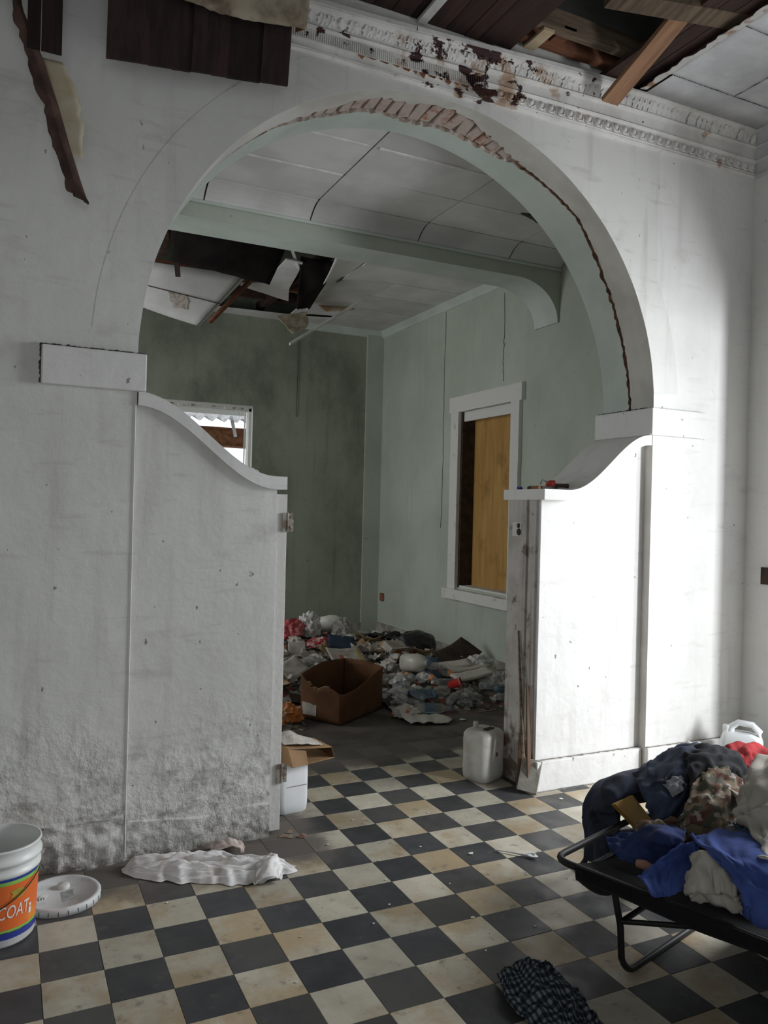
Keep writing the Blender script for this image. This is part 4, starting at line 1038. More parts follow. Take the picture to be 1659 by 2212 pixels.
# ---- dirty white cloth on the floor
b = MB()
def wc(u, v):
    x = lerp(-0.85, -0.145, u); ymid = lerp(1.135, 0.86, u); top = interp([(0, 0.02), (.06, 0.07), (.2, 0.10), (.45, 0.155), (.6, 0.20), (.66, 0.12), (.8, 0.10), (.93, 0.07), (1, 0.035)], u)
    bot = interp([(0, 0.02), (.06, 0.075), (.2, 0.115), (.45, 0.14), (.65, 0.15), (.72, 0.15), (.82, 0.09), (.93, 0.05), (1, 0.02)], u)
    w = 2*v-1; top *= 1+0.22*nz(u*13, 3); bot *= 1+0.22*nz(u*15, 8); y = ymid + (top if w > 0 else bot)*w
    edge = (1-abs(w)**3)
    z = 0.004 + edge*(0.012 + 0.022*ridge(v*6.5+1.1*nz(u*2.2, 2)+u*1.2, u*1.3, 3.3) + 0.020*ridge(v*12 + 1.4*nz(u*3, 5)-u*2, u*2.4, 1.7) + 0.012*nz(u*14, v*9) + 0.022*math.exp(-((u-.35)/.3)**2 - ((v-.5)/.35)**2))*sstep(0, .08, u)*sstep(1.02, .9, u)
    return (x + 0.02*nz(v*5, 7)*sstep(0.7, 1, u), y, max(0.003, z))
b.grid(wc, 170, 90, 0, True)
tag(b.build('white_cloth', M['whitecloth'], None), 'crumpled dirty white cloth on the floor at the foot of the left wall', 'cloth')
cloth('cloth_end', [[(-0.36, 0.78, .01), (-0.30, 0.77, .03), (-0.245, 0.765, .012)], [(-0.33, 0.85, .04), (-0.27, 0.84, .07), (-0.22, 0.84, .03)], [(-0.28, 0.93, .03), (-0.23, 0.92, .055), (-0.18, 0.90, .01)]], M['whitecloth'], None, None, 24, 20, 0.014, 5, 3, 5, bpy.data.objects['white_cloth'], zmin=0.004)
cloth('cloth_end', [[(-0.48, 1.22, .012), (-0.40, 1.20, .03), (-0.30, 1.185, .012)], [(-0.46, 1.16, .03), (-0.38, 1.14, .06), (-0.31, 1.12, .03)], [(-0.46, 1.10, .03), (-0.37, 1.08, .05), (-0.33, 1.07, .02)]], fabric('pinkish_stained_cloth', (0.66, 0.56, 0.52), (0.50, 0.40, 0.35), 14), None, None, 24, 20, 0.014, 5, 3, 8, bpy.data.objects['white_cloth'], zmin=0.004)

# ---- checked cloth in the foreground
def plaid():
    t = NT('dark_checked_cloth'); v = t.tc.outputs['UV']; x, y, z = t.xyz(v)
    def stripes(c, f):
        return t.ramp(t.math('SINE', t.math('MULTIPLY', c, f)), -0.15, 0.25)
    s1, s2 = stripes(x, 2*PI*17), stripes(y, 2*PI*15)
    c = t.mix(s1, (0.012, 0.016, 0.024), (0.040, 0.052, 0.066)); c2 = t.mix(s1, (0.040, 0.052, 0.066), (0.16, 0.19, 0.205))
    c = t.mix(s2, c, c2); t.bump(t.noise(t.pos, 200, 2), 0.3, 0.002)
    return t.out(c, 0.9, 0.15)
PL = [[(0.222, -0.195, .006), (0.30, -0.185, .03), (0.37, -0.17, .012), (0.42, -0.19, .006)],
      [(0.190, -0.255, .02), (0.27, -0.25, .05), (0.35, -0.255, .035), (0.415, -0.285, .012)],
      [(0.165, -0.34, .012), (0.25, -0.34, .05), (0.34, -0.35, .05), (0.40, -0.37, .01)],
      [(0.165, -0.43, .01), (0.25, -0.45, .04), (0.33, -0.47, .03), (0.38, -0.49, .006)],
      [(0.17, -0.50, .005), (0.24, -0.53, .012), (0.31, -0.55, .01), (0.36, -0.57, .005)]]
pc = cloth('checked_cloth', PL, plaid(), 'dark navy and grey checked cloth crumpled on the tiles', 'cloth', 60, 60, 0.03, 5, 4, 2, None, 0.05, 0.003, zmin=0.004)
me = pc.data; uvl = me.uv_layers.new(name='uv'); nu1 = 61
for p in me.polygons:
    for li in p.loop_indices:
        i = me.loops[li].vertex_index; uvl.data[li].uv = ((i % nu1)/60, (i//nu1)/60)

# ---- jugs and leaning bits at the gateway
def rounded_box_ring(w, d, r, n=6):
    out = []
    for cx_, cy_, a0 in ((w/2-r, d/2-r, 0), (-w/2+r, d/2-r, PI/2), (-w/2+r, -d/2+r, PI), (w/2-r, -d/2+r, 1.5*PI)):
        for k in range(n): a = a0 + PI/2*k/(n-1); out.append((cx_+r*math.cos(a), cy_+r*math.sin(a)))
    return out
def rbox(b, sections, mi=0, M_=None, n=6):
    """sections: (w, d, r, z, ox, oy)"""
    rings = []
    for w, d, r, z, ox, oy in sections: rings.append([Vector((x+ox, y+oy, z)) for x, y in rounded_box_ring(w, d, r, n)])
    k = 4*n; vs = [v for r in rings for v in r]
    if M_ is not None: vs = [M_ @ v for v in vs]
    b.add(vs, [(i*k+j, i*k+(j+1) % k, (i+1)*k+(j+1) % k, (i+1)*k+j) for i in range(len(rings)-1) for j in range(k)], mi, True)
    b.add(vs[:k], [tuple(range(k))[::-1]], mi); b.add(vs[-k:], [tuple(range(k))], mi)
jr = tag(empty('white_jug', (1.300, 1.590, 0.002), (0, 0, math.radians(24))), 'cloudy white plastic jug standing behind the right gate post', 'jug')
b = MB(); rbox(b, [(0.19, 0.16, 0.04, 0, 0, 0), (0.215, 0.185, 0.05, 0.014, 0, 0), (0.225, 0.192, 0.05, 0.05, 0, 0), (0.220, 0.188, 0.048, 0.15, 0, 0), (0.225, 0.192, 0.05, 0.24, 0, 0), (0.220, 0.188, 0.05, 0.275, 0, 0), (0.19, 0.165, 0.05, 0.293, 0, 0), (0.14, 0.12, 0.045, 0.298, 0, 0)])
b.build('body', M['milky'], jr)
b = MB(); b.lathe([(0.017, 0.295), (0.017, 0.325), (0.014, 0.330), (0.0, 0.330)], 16, 0, Matrix.Translation((-0.005, 0.055, 0))); b.build('spout', M['milky'], jr)
b = MB(); b.box((-0.035, -0.045, 0.2985), (0.05, -0.012, 0.304), 0); b.build('grip_recess', M['seam'], jr, bevel=0.002)
b = MB(); b.box((-0.004, -0.0985, 0.15), (0.006, -0.0945, 0.172), 0); b.build('mark', M['seam'], jr)
jl = tag(empty('white_canister', (0.045, 1.555, 0.002), (0, 0, math.radians(8))), 'squared white plastic canister standing behind the left gate post', 'canister')
b = MB(); rbox(b, [(0.15, 0.15, 0.03, 0, 0, 0), (0.168, 0.17, 0.035, 0.012, 0, 0), (0.172, 0.175, 0.03, 0.05, 0, 0), (0.172, 0.175, 0.03, 0.25, 0, 0), (0.16, 0.16, 0.03, 0.262, 0, 0)])
b.build('body', M['jugwhite'], jl)
b = MB(); b.box((-0.05, -0.089, 0.145), (0.07, -0.086, 0.148), 0); b.build('level_line', M['metal'], jl)
M['card'] = simple('brown_cardboard', (0.40, 0.255, 0.14), (0.31, 0.19, 0.10), 6, 0.85, 0.15, 0.1)
M['carddark'] = simple('old_cardboard', (0.155, 0.074, 0.036), (0.11, 0.052, 0.026), 5, 0.85, 0.15, 0.1)
# flattened open carton on top of it
ct = tag(empty('cardboard_tray', (0.125, 1.545, 0.268), (0, 0, math.radians(12))), 'flattened open cardboard carton balanced on the white canister', 'carton')
def panel(name, pts, parent, mat, t=0.004):
    P = [Vector(p) for p in pts]; n = (P[1]-P[0]).cross(P[2]-P[0]).normalized()*t/2; b = MB(); k = len(P)
    b.add([p+n for p in P]+[p-n for p in P], [tuple(range(k)), tuple(range(2*k-1, k-1, -1))]+[(i, k+i, k+(i+1) % k, (i+1) % k) for i in range(k)])
    return b.build(name, mat, parent)
panel('bottom_panel', [(-0.13, -0.11, 0.0), (0.135, -0.10, 0.005), (0.14, 0.10, 0.005), (-0.13, 0.10, 0.0)], ct, M['card'])
panel('top_panel', [(-0.135, -0.07, 0.085), (0.12, -0.095, 0.062), (0.13, 0.10, 0.06), (-0.13, 0.10, 0.085)], ct, M['card'])
panel('side_panel', [(-0.13, -0.11, 0.0), (-0.135, -0.07, 0.085), (-0.13, 0.10, 0.085), (-0.13, 0.10, 0.0)], ct, M['card'])
panel('front_flap', [(-0.13, -0.11, 0.0), (-0.045, -0.125, 0.004), (-0.045, -0.10, 0.070), (-0.135, -0.07, 0.083)], ct, M['card'])
panel('side_panel', [(0.135, -0.10, 0.005), (0.14, 0.10, 0.005), (0.13, 0.10, 0.06), (0.12, -0.095, 0.062)], ct, M['carddark'])
def newsprint():
    t = NT('newsprint'); x, y, z = t.xyz(t.tc.outputs['Object'])
    ln = t.ramp(t.math('SINE', t.math('MULTIPLY', y, 900)), 0.2, 0.6)
    brk = t.ramp(t.noise(t.vec(t.tc.outputs['Object'], (90, 20, 20)), 1.5, 2), 0.42, 0.5)
    c = t.mix(t.math('MULTIPLY', ln, t.math('MULTIPLY', brk, 0.6)), (0.62, 0.575, 0.52), (0.25, 0.22, 0.20))
    return t.out(c, 0.9, 0.1)
M['news'] = newsprint()
cloth('newspaper', [[(0.0, 1.50, .362), (0.08, 1.48, .364), (0.17, 1.49, .348), (0.215, 1.50, .338)], [(-0.005, 1.57, .368), (0.07, 1.55, .385), (0.15, 1.56, .36), (0.20, 1.57, .345)], [(-0.02, 1.64, .368), (0.06, 1.62, .395), (0.12, 1.63, .365), (0.17, 1.64, .345)]], M['news'], 'folded newspaper lying on the cardboard carton behind the left post', 'newspaper', 26, 20, 0.006, 4, 3, 3, solid=0.006)
M['brownstick'] = wood('dull_brown_stick', (0.19, 0.115, 0.075), (0.105, 0.066, 0.046), 0.85, (12, 12, 1.2))
# strips of wood leaning against the right jamb, and a loose square tile
tag(plank('wooden_stick', (1.402, 1.305, 0.004), (1.432, 1.445, 0.91), 0.030, 0.008, M['oldbeam'], 0.3, None, 0.35), 'long thin tapering wooden slat leaning on the right gate post', 'slat')
tag(plank('brown_stick', (1.412, 1.272, 0.004), (1.434, 1.345, 0.60), 0.034, 0.010, M['brownstick'], 0.5, None, 0.6), 'brown split wooden slat leaning on the right gate post', 'slat')
tag(plank('wood_splinter', (1.388, 1.345, 0.004), (1.430, 1.390, 0.36), 0.030, 0.008, M['brownstick'], 0.2, None, 0.5), 'short grey splinter of wood leaning beside the brown slat', 'slat')
b = MB(); b.box((-0.058, -0.011, 0.0), (0.058, 0.011, 0.185), 0)
lt = b.build('loose_slab', simple('grey_white_slab', (0.36, 0.355, 0.31), (0.24, 0.23, 0.195), 9, 0.85, 0.2, 0.3), None, bevel=0.004)
lt.matrix_world = Matrix.Translation((1.385, 1.262, 0.012)) @ Matrix.Rotation(math.radians(-38), 4, 'Z') @ Matrix.Rotation(math.radians(-24), 4, 'X') @ Matrix.Rotation(math.radians(9), 4, 'Y')
tag(lt, 'small pale square slab leaning at the foot of the right gate post', 'slab')
# dry leaves by the left post
for k in range(5):
    r_ = random.Random(50+k); x, y = -0.11+r_.uniform(-.03, .09), 1.21+r_.uniform(-.04, .05)
    q = shard('dead_leaf', [(x, y, .004), (x+.03*r_.uniform(.6, 1.4), y+.012, .012), (x+.055*r_.uniform(.6, 1.2), y+r_.uniform(-.01, .02), .006), (x+.03, y-.012, .004)], 0.0015, simple('dead_leaf_mat', (0.16, 0.075, 0.055), (0.30, 0.25, 0.19), 20, 0.9) if k == 0 else bpy.data.materials['dead_leaf_mat'], None, 0.003, k)
    tag(q, 'dead brown leaf at the foot of the left gate post', 'leaf', 'dead leaves at the left post')
# litter on the tiles
M['paperbit'] = simple('paper_bit', (0.72, 0.71, 0.69), (0.6, 0.59, 0.57), 20, 0.9)
lit = [(0.667, 0.703, .018), (0.60, 0.98, .007), (0.08, 1.05, .008), (0.18, 0.62, .006), (0.42, 0.48, .006), (0.72, 1.22, .007), (0.36, 0.20, .009), (-0.02, 0.31, .006), (0.55, 0.05, .006), (-0.31, 0.33, .006), (0.93, 0.33, .006), (0.31, 1.28, .008), (1.52, 1.12, .014), (0.23, 0.80, .006), (-0.42, 0.07, .006), (0.48, 0.86, .007), (-0.72, 0.78, .007), (-0.62, 0.95, .006), (0.28, -0.02, .006), (0.10, 0.42, .006)]
for k, (x, y, s) in enumerate(lit):
    r_ = random.Random(70+k); pts = []
    for i in range(5): a = 2*PI*i/5 + r_.uniform(-.4, .4); pts.append((x+s*math.cos(a)*r_.uniform(.6, 1.1), y+s*0.8*math.sin(a)*r_.uniform(.6, 1.1), 0.004))
    q = shard('paper_bit', pts, 0.003, M['paperbit'])
    if k == 0: tag(q, 'flat white paper bit beside the plastic spoon', 'paper bit')
    elif k == 12: tag(q, 'white plaster chip in front of the right low wall', 'plaster chip')
    else: tag(q, 'tiny white plaster crumb on the chequered tiles', 'crumb', 'crumbs on the tiled floor')
sp = tag(empty('plastic_spoon', (0.855, 0.61, 0.004), (0, 0, math.radians(-47))), 'broken white plastic spoon lying on a dark tile', 'spoon')
b = MB(); b.tube([(-0.10, 0, .005), (-0.04, 0.001, .006), (0.03, 0, .007), (0.06, 0, .007)], [0.003, 0.004, 0.005, 0.006], 8); b.build('handle', M['plastic'], sp)
b = MB(); b.lathe([(0.0, -0.004), (0.012, -0.002), (0.017, 0.004), (0.015, 0.005), (0.0, 0.001)], 16, 0, Matrix.Translation((0.078, 0, .006)), True, 1.5, 0.9, False); b.build('bowl', M['plastic'], sp)
b = MB(); b.tube([(0.05, 0.008, .01), (0.075, 0.02, .012), (0.09, 0.012, .01)], 0.006, 8); b.build('broken_tip', M['plastic'], sp)
# ---- things left on the right-hand wall cap
caps = [((1.53, 1.50), 0.10, 0.012, 60, 'seam', 'black marker pen lying on the right wall cap', 'marker'), ((1.60, 1.47), 0.11, 0.011, 20, 'metal', 'silver tube lying across the pens on the right wall cap', 'tube'), ((1.50, 1.40), 0.09, 0.011, 80, 'rust', 'rust-red stub beside the pens on the right wall cap', 'stub'), ((1.58, 1.38), 0.13, 0.010, 10, 'seam', 'long black pen at the front of the right wall cap', 'marker'), ((1.66, 1.36), 0.08, 0.012, -20, 'darkframe', 'short dark brown stub on the slope of the right wall cap', 'stub'), ((1.49, 1.55), 0.08, 0.009, 40, 'royal', 'blue pen at the end of the right wall cap', 'marker')]
for (xy, L_, r_, ang, m, lbl, cat) in caps:
    z = max(capz(xy[0]-L_/2, 1), capz(xy[0], 1), capz(xy[0]+L_/2*math.cos(math.radians(ang)), 1)) + r_ + 0.001
    a = math.radians(ang); d = Vector((math.cos(a), math.sin(a), 0))*L_/2; c_ = Vector((xy[0], xy[1], z))
    b = MB(); b.tube([c_-d, c_-d*0.92, c_+d*0.5, c_+d*0.52, c_+d], [r_*0.8, r_, r_, r_*1.08, r_*1.05], 10)
    tag(b.build('pen' if 'pen' in lbl else 'stub', M[m]), lbl, cat)
b = MB(); b.box((-0.03, -0.02, 0), (0.03, 0.02, 0.03), 0)
o = tag(b.build('red_matchbox', simple('bright_red', (0.62, 0.06, 0.035), (0.5, 0.04, 0.03), 8, 0.5), None, (1.665, 1.47, capz(1.665, 1)+0.020), (0, -0.42, 0.5), bevel=0.003), 'small red box among the pens on the right wall cap', 'box')
b = MB(); b.tube([(1.565, 1.44, capz(1.6, 1)+0.040), (1.60, 1.47, capz(1.6, 1)+0.062), (1.66, 1.53, capz(1.66, 1)+0.058), (1.69, 1.50, capz(1.69, 1)+0.03)], 0.006, 8)
tag(b.build('bent_clip', simple('shiny_steel', (0.6, 0.6, 0.6), (0.5, 0.5, 0.5), 9, 0.25, 0.5, metal=0.9)), 'shiny bent steel clip on top of the pens', 'clip')
tag(shard('paper_shard', [(-0.33, 1.40, 1.822), (-0.25, 1.36, 1.800), (-0.20, 1.40, 1.785), (-0.22, 1.47, 1.790), (-0.32, 1.46, 1.83)], 0.003, M['oldpaint'], None, 0.006, 3), 'curled paint flake lying on the left wall cap', 'paint flake')
# ---- jug in the far right corner and wall socket
jc = tag(empty('handled_jug', (2.80, 0.99, 0.002), (0, 0, math.radians(35))), 'white plastic jug with a loop handle standing in the corner by the right wall', 'jug')
b = MB(); rbox(b, [(0.15, 0.22, 0.03, 0, 0, 0), (0.165, 0.235, 0.035, 0.015, 0, 0), (0.165, 0.24, 0.035, 0.23, 0, 0), (0.15, 0.22, 0.035, 0.265, 0, 0), (0.10, 0.15, 0.03, 0.285, 0, 0.02)])
b.build('body', M['jugwhite'], jc)
b = MB(); b.tube([(0, -0.095, 0.245), (0, -0.10, 0.30), (0, -0.06, 0.338), (0, 0.02, 0.342), (0, 0.06, 0.31), (0, 0.065, 0.27)], [0.024, 0.022, 0.020, 0.020, 0.022, 0.026], 10); b.build('handle', M['jugwhite'], jc)
b = MB(); b.lathe([(0.024, 0.27), (0.024, 0.315), (0.020, 0.32), (0, 0.32)], 16, 0, Matrix.Translation((0, 0.085, 0))); b.build('cap', M['jugwhite'], jc)
wr = bpy.data.objects['wall_right']
b = MB(); b.box((XR-0.012, 1.02, 1.19), (XR-0.0005, 1.10, 1.30), 0); b.build('socket_plate', M['darkframe'], wr, bevel=0.003)
# ---- folding cot with clothes
O = Vector((0.515, -0.10, 0)); E1 = Vector((0.951, 0.309, 0)); E2 = Vector((0.309, -0.951, 0)); ZK = 0.335
def K(a, c, z): return O + E1*a + E2*c + Vector((0, 0, z))
M['tube'] = simple('black_tube', (0.010, 0.010, 0.010), (0.018, 0.016, 0.015), 9, 0.5, 0.3)
M['canvas'] = fabric('black_canvas', (0.009, 0.009, 0.010), (0.013, 0.012, 0.012), 8, 1.0)
ck = tag(empty('folding_cot', O), 'black folding camp cot heaped with clothes', 'cot')
ck_inv = Matrix.Translation(-O)
def kid(o): o.parent = ck; o.matrix_parent_inverse = ck_inv; return o
W_, L_ = 0.66, 1.90
def rounded(pts, r, n=5):
    out = []; k = len(pts)
    for i, p in enumerate(pts):
        p = Vector(p); a = Vector(pts[i-1]); c = Vector(pts[(i+1) % k])
        d1 = (a-p).normalized(); d2 = (c-p).normalized()
        for q in range(n+1):
            t = q/n; out.append((p+d1*r)*(1-t)**2 + 2*p*t*(1-t) + (p+d2*r)*t*t)
    return out
fr = rounded([K(0, 0, ZK), K(W_, 0, ZK), K(W_, L_, ZK), K(0, L_, ZK)], 0.07)
b = MB(); b.tube(fr + fr[:1], 0.013, 10, cap=False); kid(b.build('frame', M['tube']))
fr2 = rounded([K(0.03, 0.07, ZK-0.045), K(W_-0.03, 0.07, ZK-0.045), K(W_-0.03, 0.55, ZK-0.045), K(0.03, 0.55, ZK-0.045)], 0.05)
b = MB(); b.tube(fr2 + fr2[:1], 0.010, 8, cap=False); kid(b.build('lower_frame', M['tube']))
b = MB(); b.grid(lambda u, v: K(0.022 + (W_-0.044)*u, 0.075 + (L_-0.1)*v, ZK - 0.004 - 0.05*math.sin(PI*u)*(0.75+0.25*math.sin(v*9)) - 0.05*math.exp(-((v-0.08)/0.07)**2)*math.sin(PI*u)), 20, 40, 0, True)
kid(b.build('canvas', M['canvas'], solid=0.006))
# side skirts of the canvas folded over the near tube
b = MB(); b.grid(lambda u, v: K(-0.016 + 0.010*v + 0.004*nz(u*8, v), 0.10 + (L_-0.2)*u, ZK + 0.012 - (0.055+0.012*nz(u*6, 2))*v), 50, 4, 0, True); kid(b.build('hem', M['canvas'], solid=0.004))
# hanging pouch near the head end
b = MB(); b.grid(lambda u, v: K(0.06 + 0.36*u, 0.06 + 0.07*math.sin(PI*v) + 0.10*u, ZK - 0.05 - 0.12*math.sin(PI*u*0.9+0.2)*v), 12, 8, 0, True); kid(b.build('pouch', M['canvas'], solid=0.004))
for c0 in (0.265, 1.55):
    pts = [K(0.0, c0-0.02, ZK-0.01), K(0.02, c0, 0.18)] + rounded([K(0.0, c0-0.1, 0.33), K(0.05, c0+0.01, 0.0135), K(0.60, c0+0.03, 0.0135), K(W_, c0-0.1, 0.33)], 0.05)[6:18] + [K(W_-0.02, c0, 0.18), K(W_, c0-0.02, ZK-0.01)]
    b = MB(); b.tube(pts, 0.012, 10); kid(b.build('leg', M['tube']))
b = MB(); b.tube([K(0.02, 0.27, 0.20), K(0.02, 0.62, ZK-0.02)], 0.009, 8); kid(b.build('brace', M['tube']))
b = MB(); b.tube([K(W_-0.02, 0.27, 0.20), K(W_-0.02, 0.62, ZK-0.02)], 0.009, 8); kid(b.build('brace', M['tube']))
b = MB(); b.tube([K(0.025, 0.27, 0.2), K(W_-0.025, 0.27, 0.2)], 0.010, 8); kid(b.build('crossbar', M['tube']))
b = MB(); b.tube([K(0.06, 0.80, ZK-0.02), K(0.10, 0.86, 0.012)], 0.016, 8); o = kid(b.build('prop_stick', M['timber'])); o['label'] = 'thin wooden prop under the cot'
# ---- chair behind the cot, buried under the jeans
ch = tag(empty('folding_chair', (1.12, 0.22, 0)), 'black tube chair with a mustard yellow board, buried under the jeans', 'chair')
chi = Matrix.Translation((-1.12, -0.22, 0))
def ckid(o): o.parent = ch; o.matrix_parent_inverse = chi; return o
M['mustard'] = simple('mustard_board', (0.36, 0.20, 0.032), (0.28, 0.15, 0.025), 6, 0.6)
for p, q in (((1.04, 0.10, 0.012), (1.10, 0.36, 0.38)), ((1.40, 0.02, 0.012), (1.44, 0.30, 0.38)), ((1.05, 0.38, 0.012), (1.05, 0.12, 0.38)), ((1.42, 0.32, 0.012), (1.40, 0.06, 0.38))):
    b = MB(); b.tube([p, q], 0.012, 8); ckid(b.build('leg', M['tube']))
b = MB(); b.tube([(1.10, 0.30, 0.185), (1.44, 0.24, 0.185)], 0.010, 8); ckid(b.build('crossbar', M['tube']))
b = MB(); b.box((1.10, 0.12, 0.372), (1.44, 0.30, 0.392), 0); ckid(b.build('seat', M['canvas'], bevel=0.006))
q = shard('backrest', [(0.915, 0.035, 0.432), (1.025, 0.055, 0.448), (1.132, 0.0, 0.302), (1.058, -0.012, 0.280)], 0.022, M['mustard'])
q.parent = ch; q.matrix_parent_inverse = chi
# ---- clothes
def denim(name, a, b2): return fabric(name, a, b2, 9, 0.85, 260, 0.3, 0.38, 0.68)
M['denimdark'] = denim('black_denim', (0.016, 0.020, 0.031), (0.026, 0.036, 0.062))
M['denim'] = denim('blue_denim', (0.017, 0.023, 0.040), (0.045, 0.062, 0.105))
M['blackcloth'] = fabric('black_cloth', (0.013, 0.013, 0.016), (0.022, 0.022, 0.026), 8)
M['navy'] = fabric('navy_cloth', (0.022, 0.034, 0.105), (0.036, 0.056, 0.165), 6)
M['blue'] = fabric('royal_blue_blanket', (0.042, 0.072, 0.24), (0.062, 0.100, 0.31), 5)
M['creamcloth'] = fabric('cream_fleece', (0.47, 0.44, 0.385), (0.38, 0.35, 0.30), 6, 0.95, 160, 0.4)
M['redcloth'] = fabric('red_cloth', (0.33, 0.022, 0.024), (0.20, 0.014, 0.017), 6)
def camo():
    t = NT('camouflage_cloth'); v = t.vec(t.pos, (1, 1, 1.2))
    c = t.mix(t.ramp(t.noise(v, 17, 2), 0.47, 0.49), (0.20, 0.155, 0.105), (0.085, 0.082, 0.062))
    c = t.mix(t.ramp(t.noise(t.vec(t.pos, (1, 1, 1), (4, 2, 1)), 22, 2), 0.55, 0.57), c, (0.115, 0.058, 0.042))
    c = t.mix(t.ramp(t.noise(t.vec(t.pos, (1, 1, 1), (8, 5, 3)), 26, 2), 0.60, 0.62), c, (0.34, 0.29, 0.245))
    t.bump(t.noise(t.pos, 200, 2), 0.25, 0.002)
    return t.out(c, 0.9, 0.15)
JA = [[(1.245, .06, .428), (1.101, .05, .455), (.988, .05, .443), (.965, .06, .387), (.975, .07, .301), (.98, .07, .16)],
      [(1.373, .20, .448), (1.235, .20, .465), (1.07, .20, .452), (.985, .20, .375), (.975, .18, .283), (.97, .16, .13)],
      [(1.495, .32, .433), (1.399, .34, .431), (1.204, .34, .415), (1.05, .33, .358), (1.00, .30, .264), (.985, .26, .10)]]
cloth('dark_jeans', JA, M['denimdark'], 'black jeans leg hanging down over the end of the chair', 'jeans', 50, 30, 0.018, 4, 2, 1, solid=0.012)
JB = [[(1.19, .20, .455), (1.288, .20, .50), (1.419, .19, .545), (1.539, .17, .545), (1.66, .14, .47)],
      [(1.078, .05, .48), (1.164, .03, .555), (1.27, -.01, .615), (1.385, -.04, .61), (1.47, -.07, .55)],
      [(.983, -.088, .46), (1.017, -.15, .53), (1.132, -.18, .57), (1.219, -.20, .575), (1.30, -.22, .555)],
      [(.964, -.146, .40), (.978, -.22, .44), (1.014, -.26, .48), (1.081, -.29, .50), (1.179, -.30, .50)]]
cloth('blue_jeans', JB, M['denim'], 'faded blue jeans heaped over the chair and cot', 'jeans', 70, 60, 0.030, 5, 4, 2, solid=0.010)
cloth('black_jacket', [[(1.30, .08, .575), (1.40, .06, .60), (1.50, .04, .585), (1.57, .02, .54)], [(1.20, -.06, .615), (1.32, -.08, .635), (1.43, -.10, .61), (1.50, -.12, .55)], [(1.12, -.16, .60), (1.22, -.19, .615), (1.32, -.21, .59), (1.39, -.22, .54)], [(1.06, -.22, .545), (1.14, -.25, .55), (1.23, -.26, .54), (1.30, -.27, .52)]], M['blackcloth'], 'black jacket spread over the top of the jeans', 'jacket', 50, 44, 0.026, 4, 4, 6, solid=0.010)
cloth('grey_sock', [[(1.035, -.10, .535), (1.065, -.10, .56), (1.10, -.105, .565)], [(1.015, -.15, .545), (1.05, -.16, .57), (1.085, -.165, .575)], [(1.01, -.19, .52), (1.04, -.20, .54), (1.07, -.205, .545)]], fabric('pale_grey_cloth', (0.30, 0.31, 0.33), (0.20, 0.21, 0.23), 9), 'pale grey cloth tucked into the blue jeans', 'cloth', 22, 20, 0.014, 4, 3, 4, edge=0.0, solid=0.004)
CM = [[(1.191, -.193, .60), (1.229, -.205, .615), (1.298, -.212, .585), (1.35, -.243, .54)],
      [(1.03, -.265, .56), (1.10, -.285, .585), (1.194, -.303, .555), (1.25, -.33, .50)],
      [(.925, -.303, .50), (1.02, -.335, .525), (1.102, -.373, .50), (1.146, -.399, .46)],
      [(.865, -.255, .45), (.955, -.335, .45), (1.03, -.394, .44), (1.098, -.43, .42)],
      [(.842, -.235, .41), (.884, -.352, .385), (.98, -.411, .385), (1.062, -.441, .38)]]
cloth('camouflage_shirt', CM, camo(), 'brown and grey camouflage shirt in the middle of the clothes heap', 'shirt', 56, 56, 0.026, 4, 5, 3, solid=0.008)
cloth('camouflage_sleeve', [[(.80, -.20, .44), (.83, -.21, .455), (.87, -.225, .46), (.92, -.25, .465)], [(.795, -.235, .43), (.83, -.25, .46), (.87, -.27, .47), (.91, -.29, .47)], [(.80, -.26, .40), (.835, -.28, .42), (.87, -.30, .43), (.905, -.32, .435)]], bpy.data.materials['camouflage_cloth'], None, None, 24, 18, 0.012, 3, 3, 7, bpy.data.objects['camouflage_shirt'])
cloth('red_shirt', [[(1.55, .09, .50), (1.66, .11, .545), (1.80, .11, .545), (2.0, .10, .48)], [(1.48, .0, .52), (1.56, -.02, .57), (1.68, -.03, .565), (1.86, -.05, .50)], [(1.41, -.07, .52), (1.48, -.09, .545), (1.58, -.10, .54), (1.74, -.12, .48)], [(1.36, -.12, .49), (1.42, -.15, .50), (1.50, -.17, .49), (1.64, -.20, .44)]], M['redcloth'], 'deep red shirt at the back of the clothes heap', 'shirt', 50, 44, 0.034, 4, 4, 9, solid=0.010)
BB = [[(.844, -.439, .49), (.954, -.471, .50), (1.03, -.523, .50), (1.103, -.595, .50)],
      [(.774, -.554, .51), (.797, -.626, .52), (.824, -.692, .53), (.92, -.756, .53)],
      [(.742, -.657, .50), (.736, -.723, .50), (.757, -.765, .50), (.82, -.84, .5)],
      [(.758, -.712, .44), (.715, -.772, .44), (.727, -.807, .44), (.762, -.90, .45)],
      [(.765, -.712, .38), (.735, -.768, .375), (.735, -.81, .375), (.76, -.93, .375)]]
cloth('blue_blanket', BB, M['blue'], 'royal blue blanket draped over the near side of the cot', 'blanket', 50, 56, 0.018, 3, 3, 5, solid=0.012)
cloth('blue_blanket_corner', [[(.635, -.407, .372), (.711, -.414, .42), (.752, -.456, .47), (.835, -.47, .50)], [(.622, -.442, .372), (.703, -.434, .395), (.773, -.447, .43), (.815, -.50, .46)], [(.605, -.481, .365), (.666, -.481, .372), (.716, -.483, .39), (.765, -.51, .41)], [(.612, -.500, .35), (.658, -.502, .345), (.695, -.51, .35), (.730, -.525, .37)]], M['blue'], None, None, 40, 30, 0.012, 5, 2, 3, bpy.data.objects['blue_blanket'], solid=0.006)
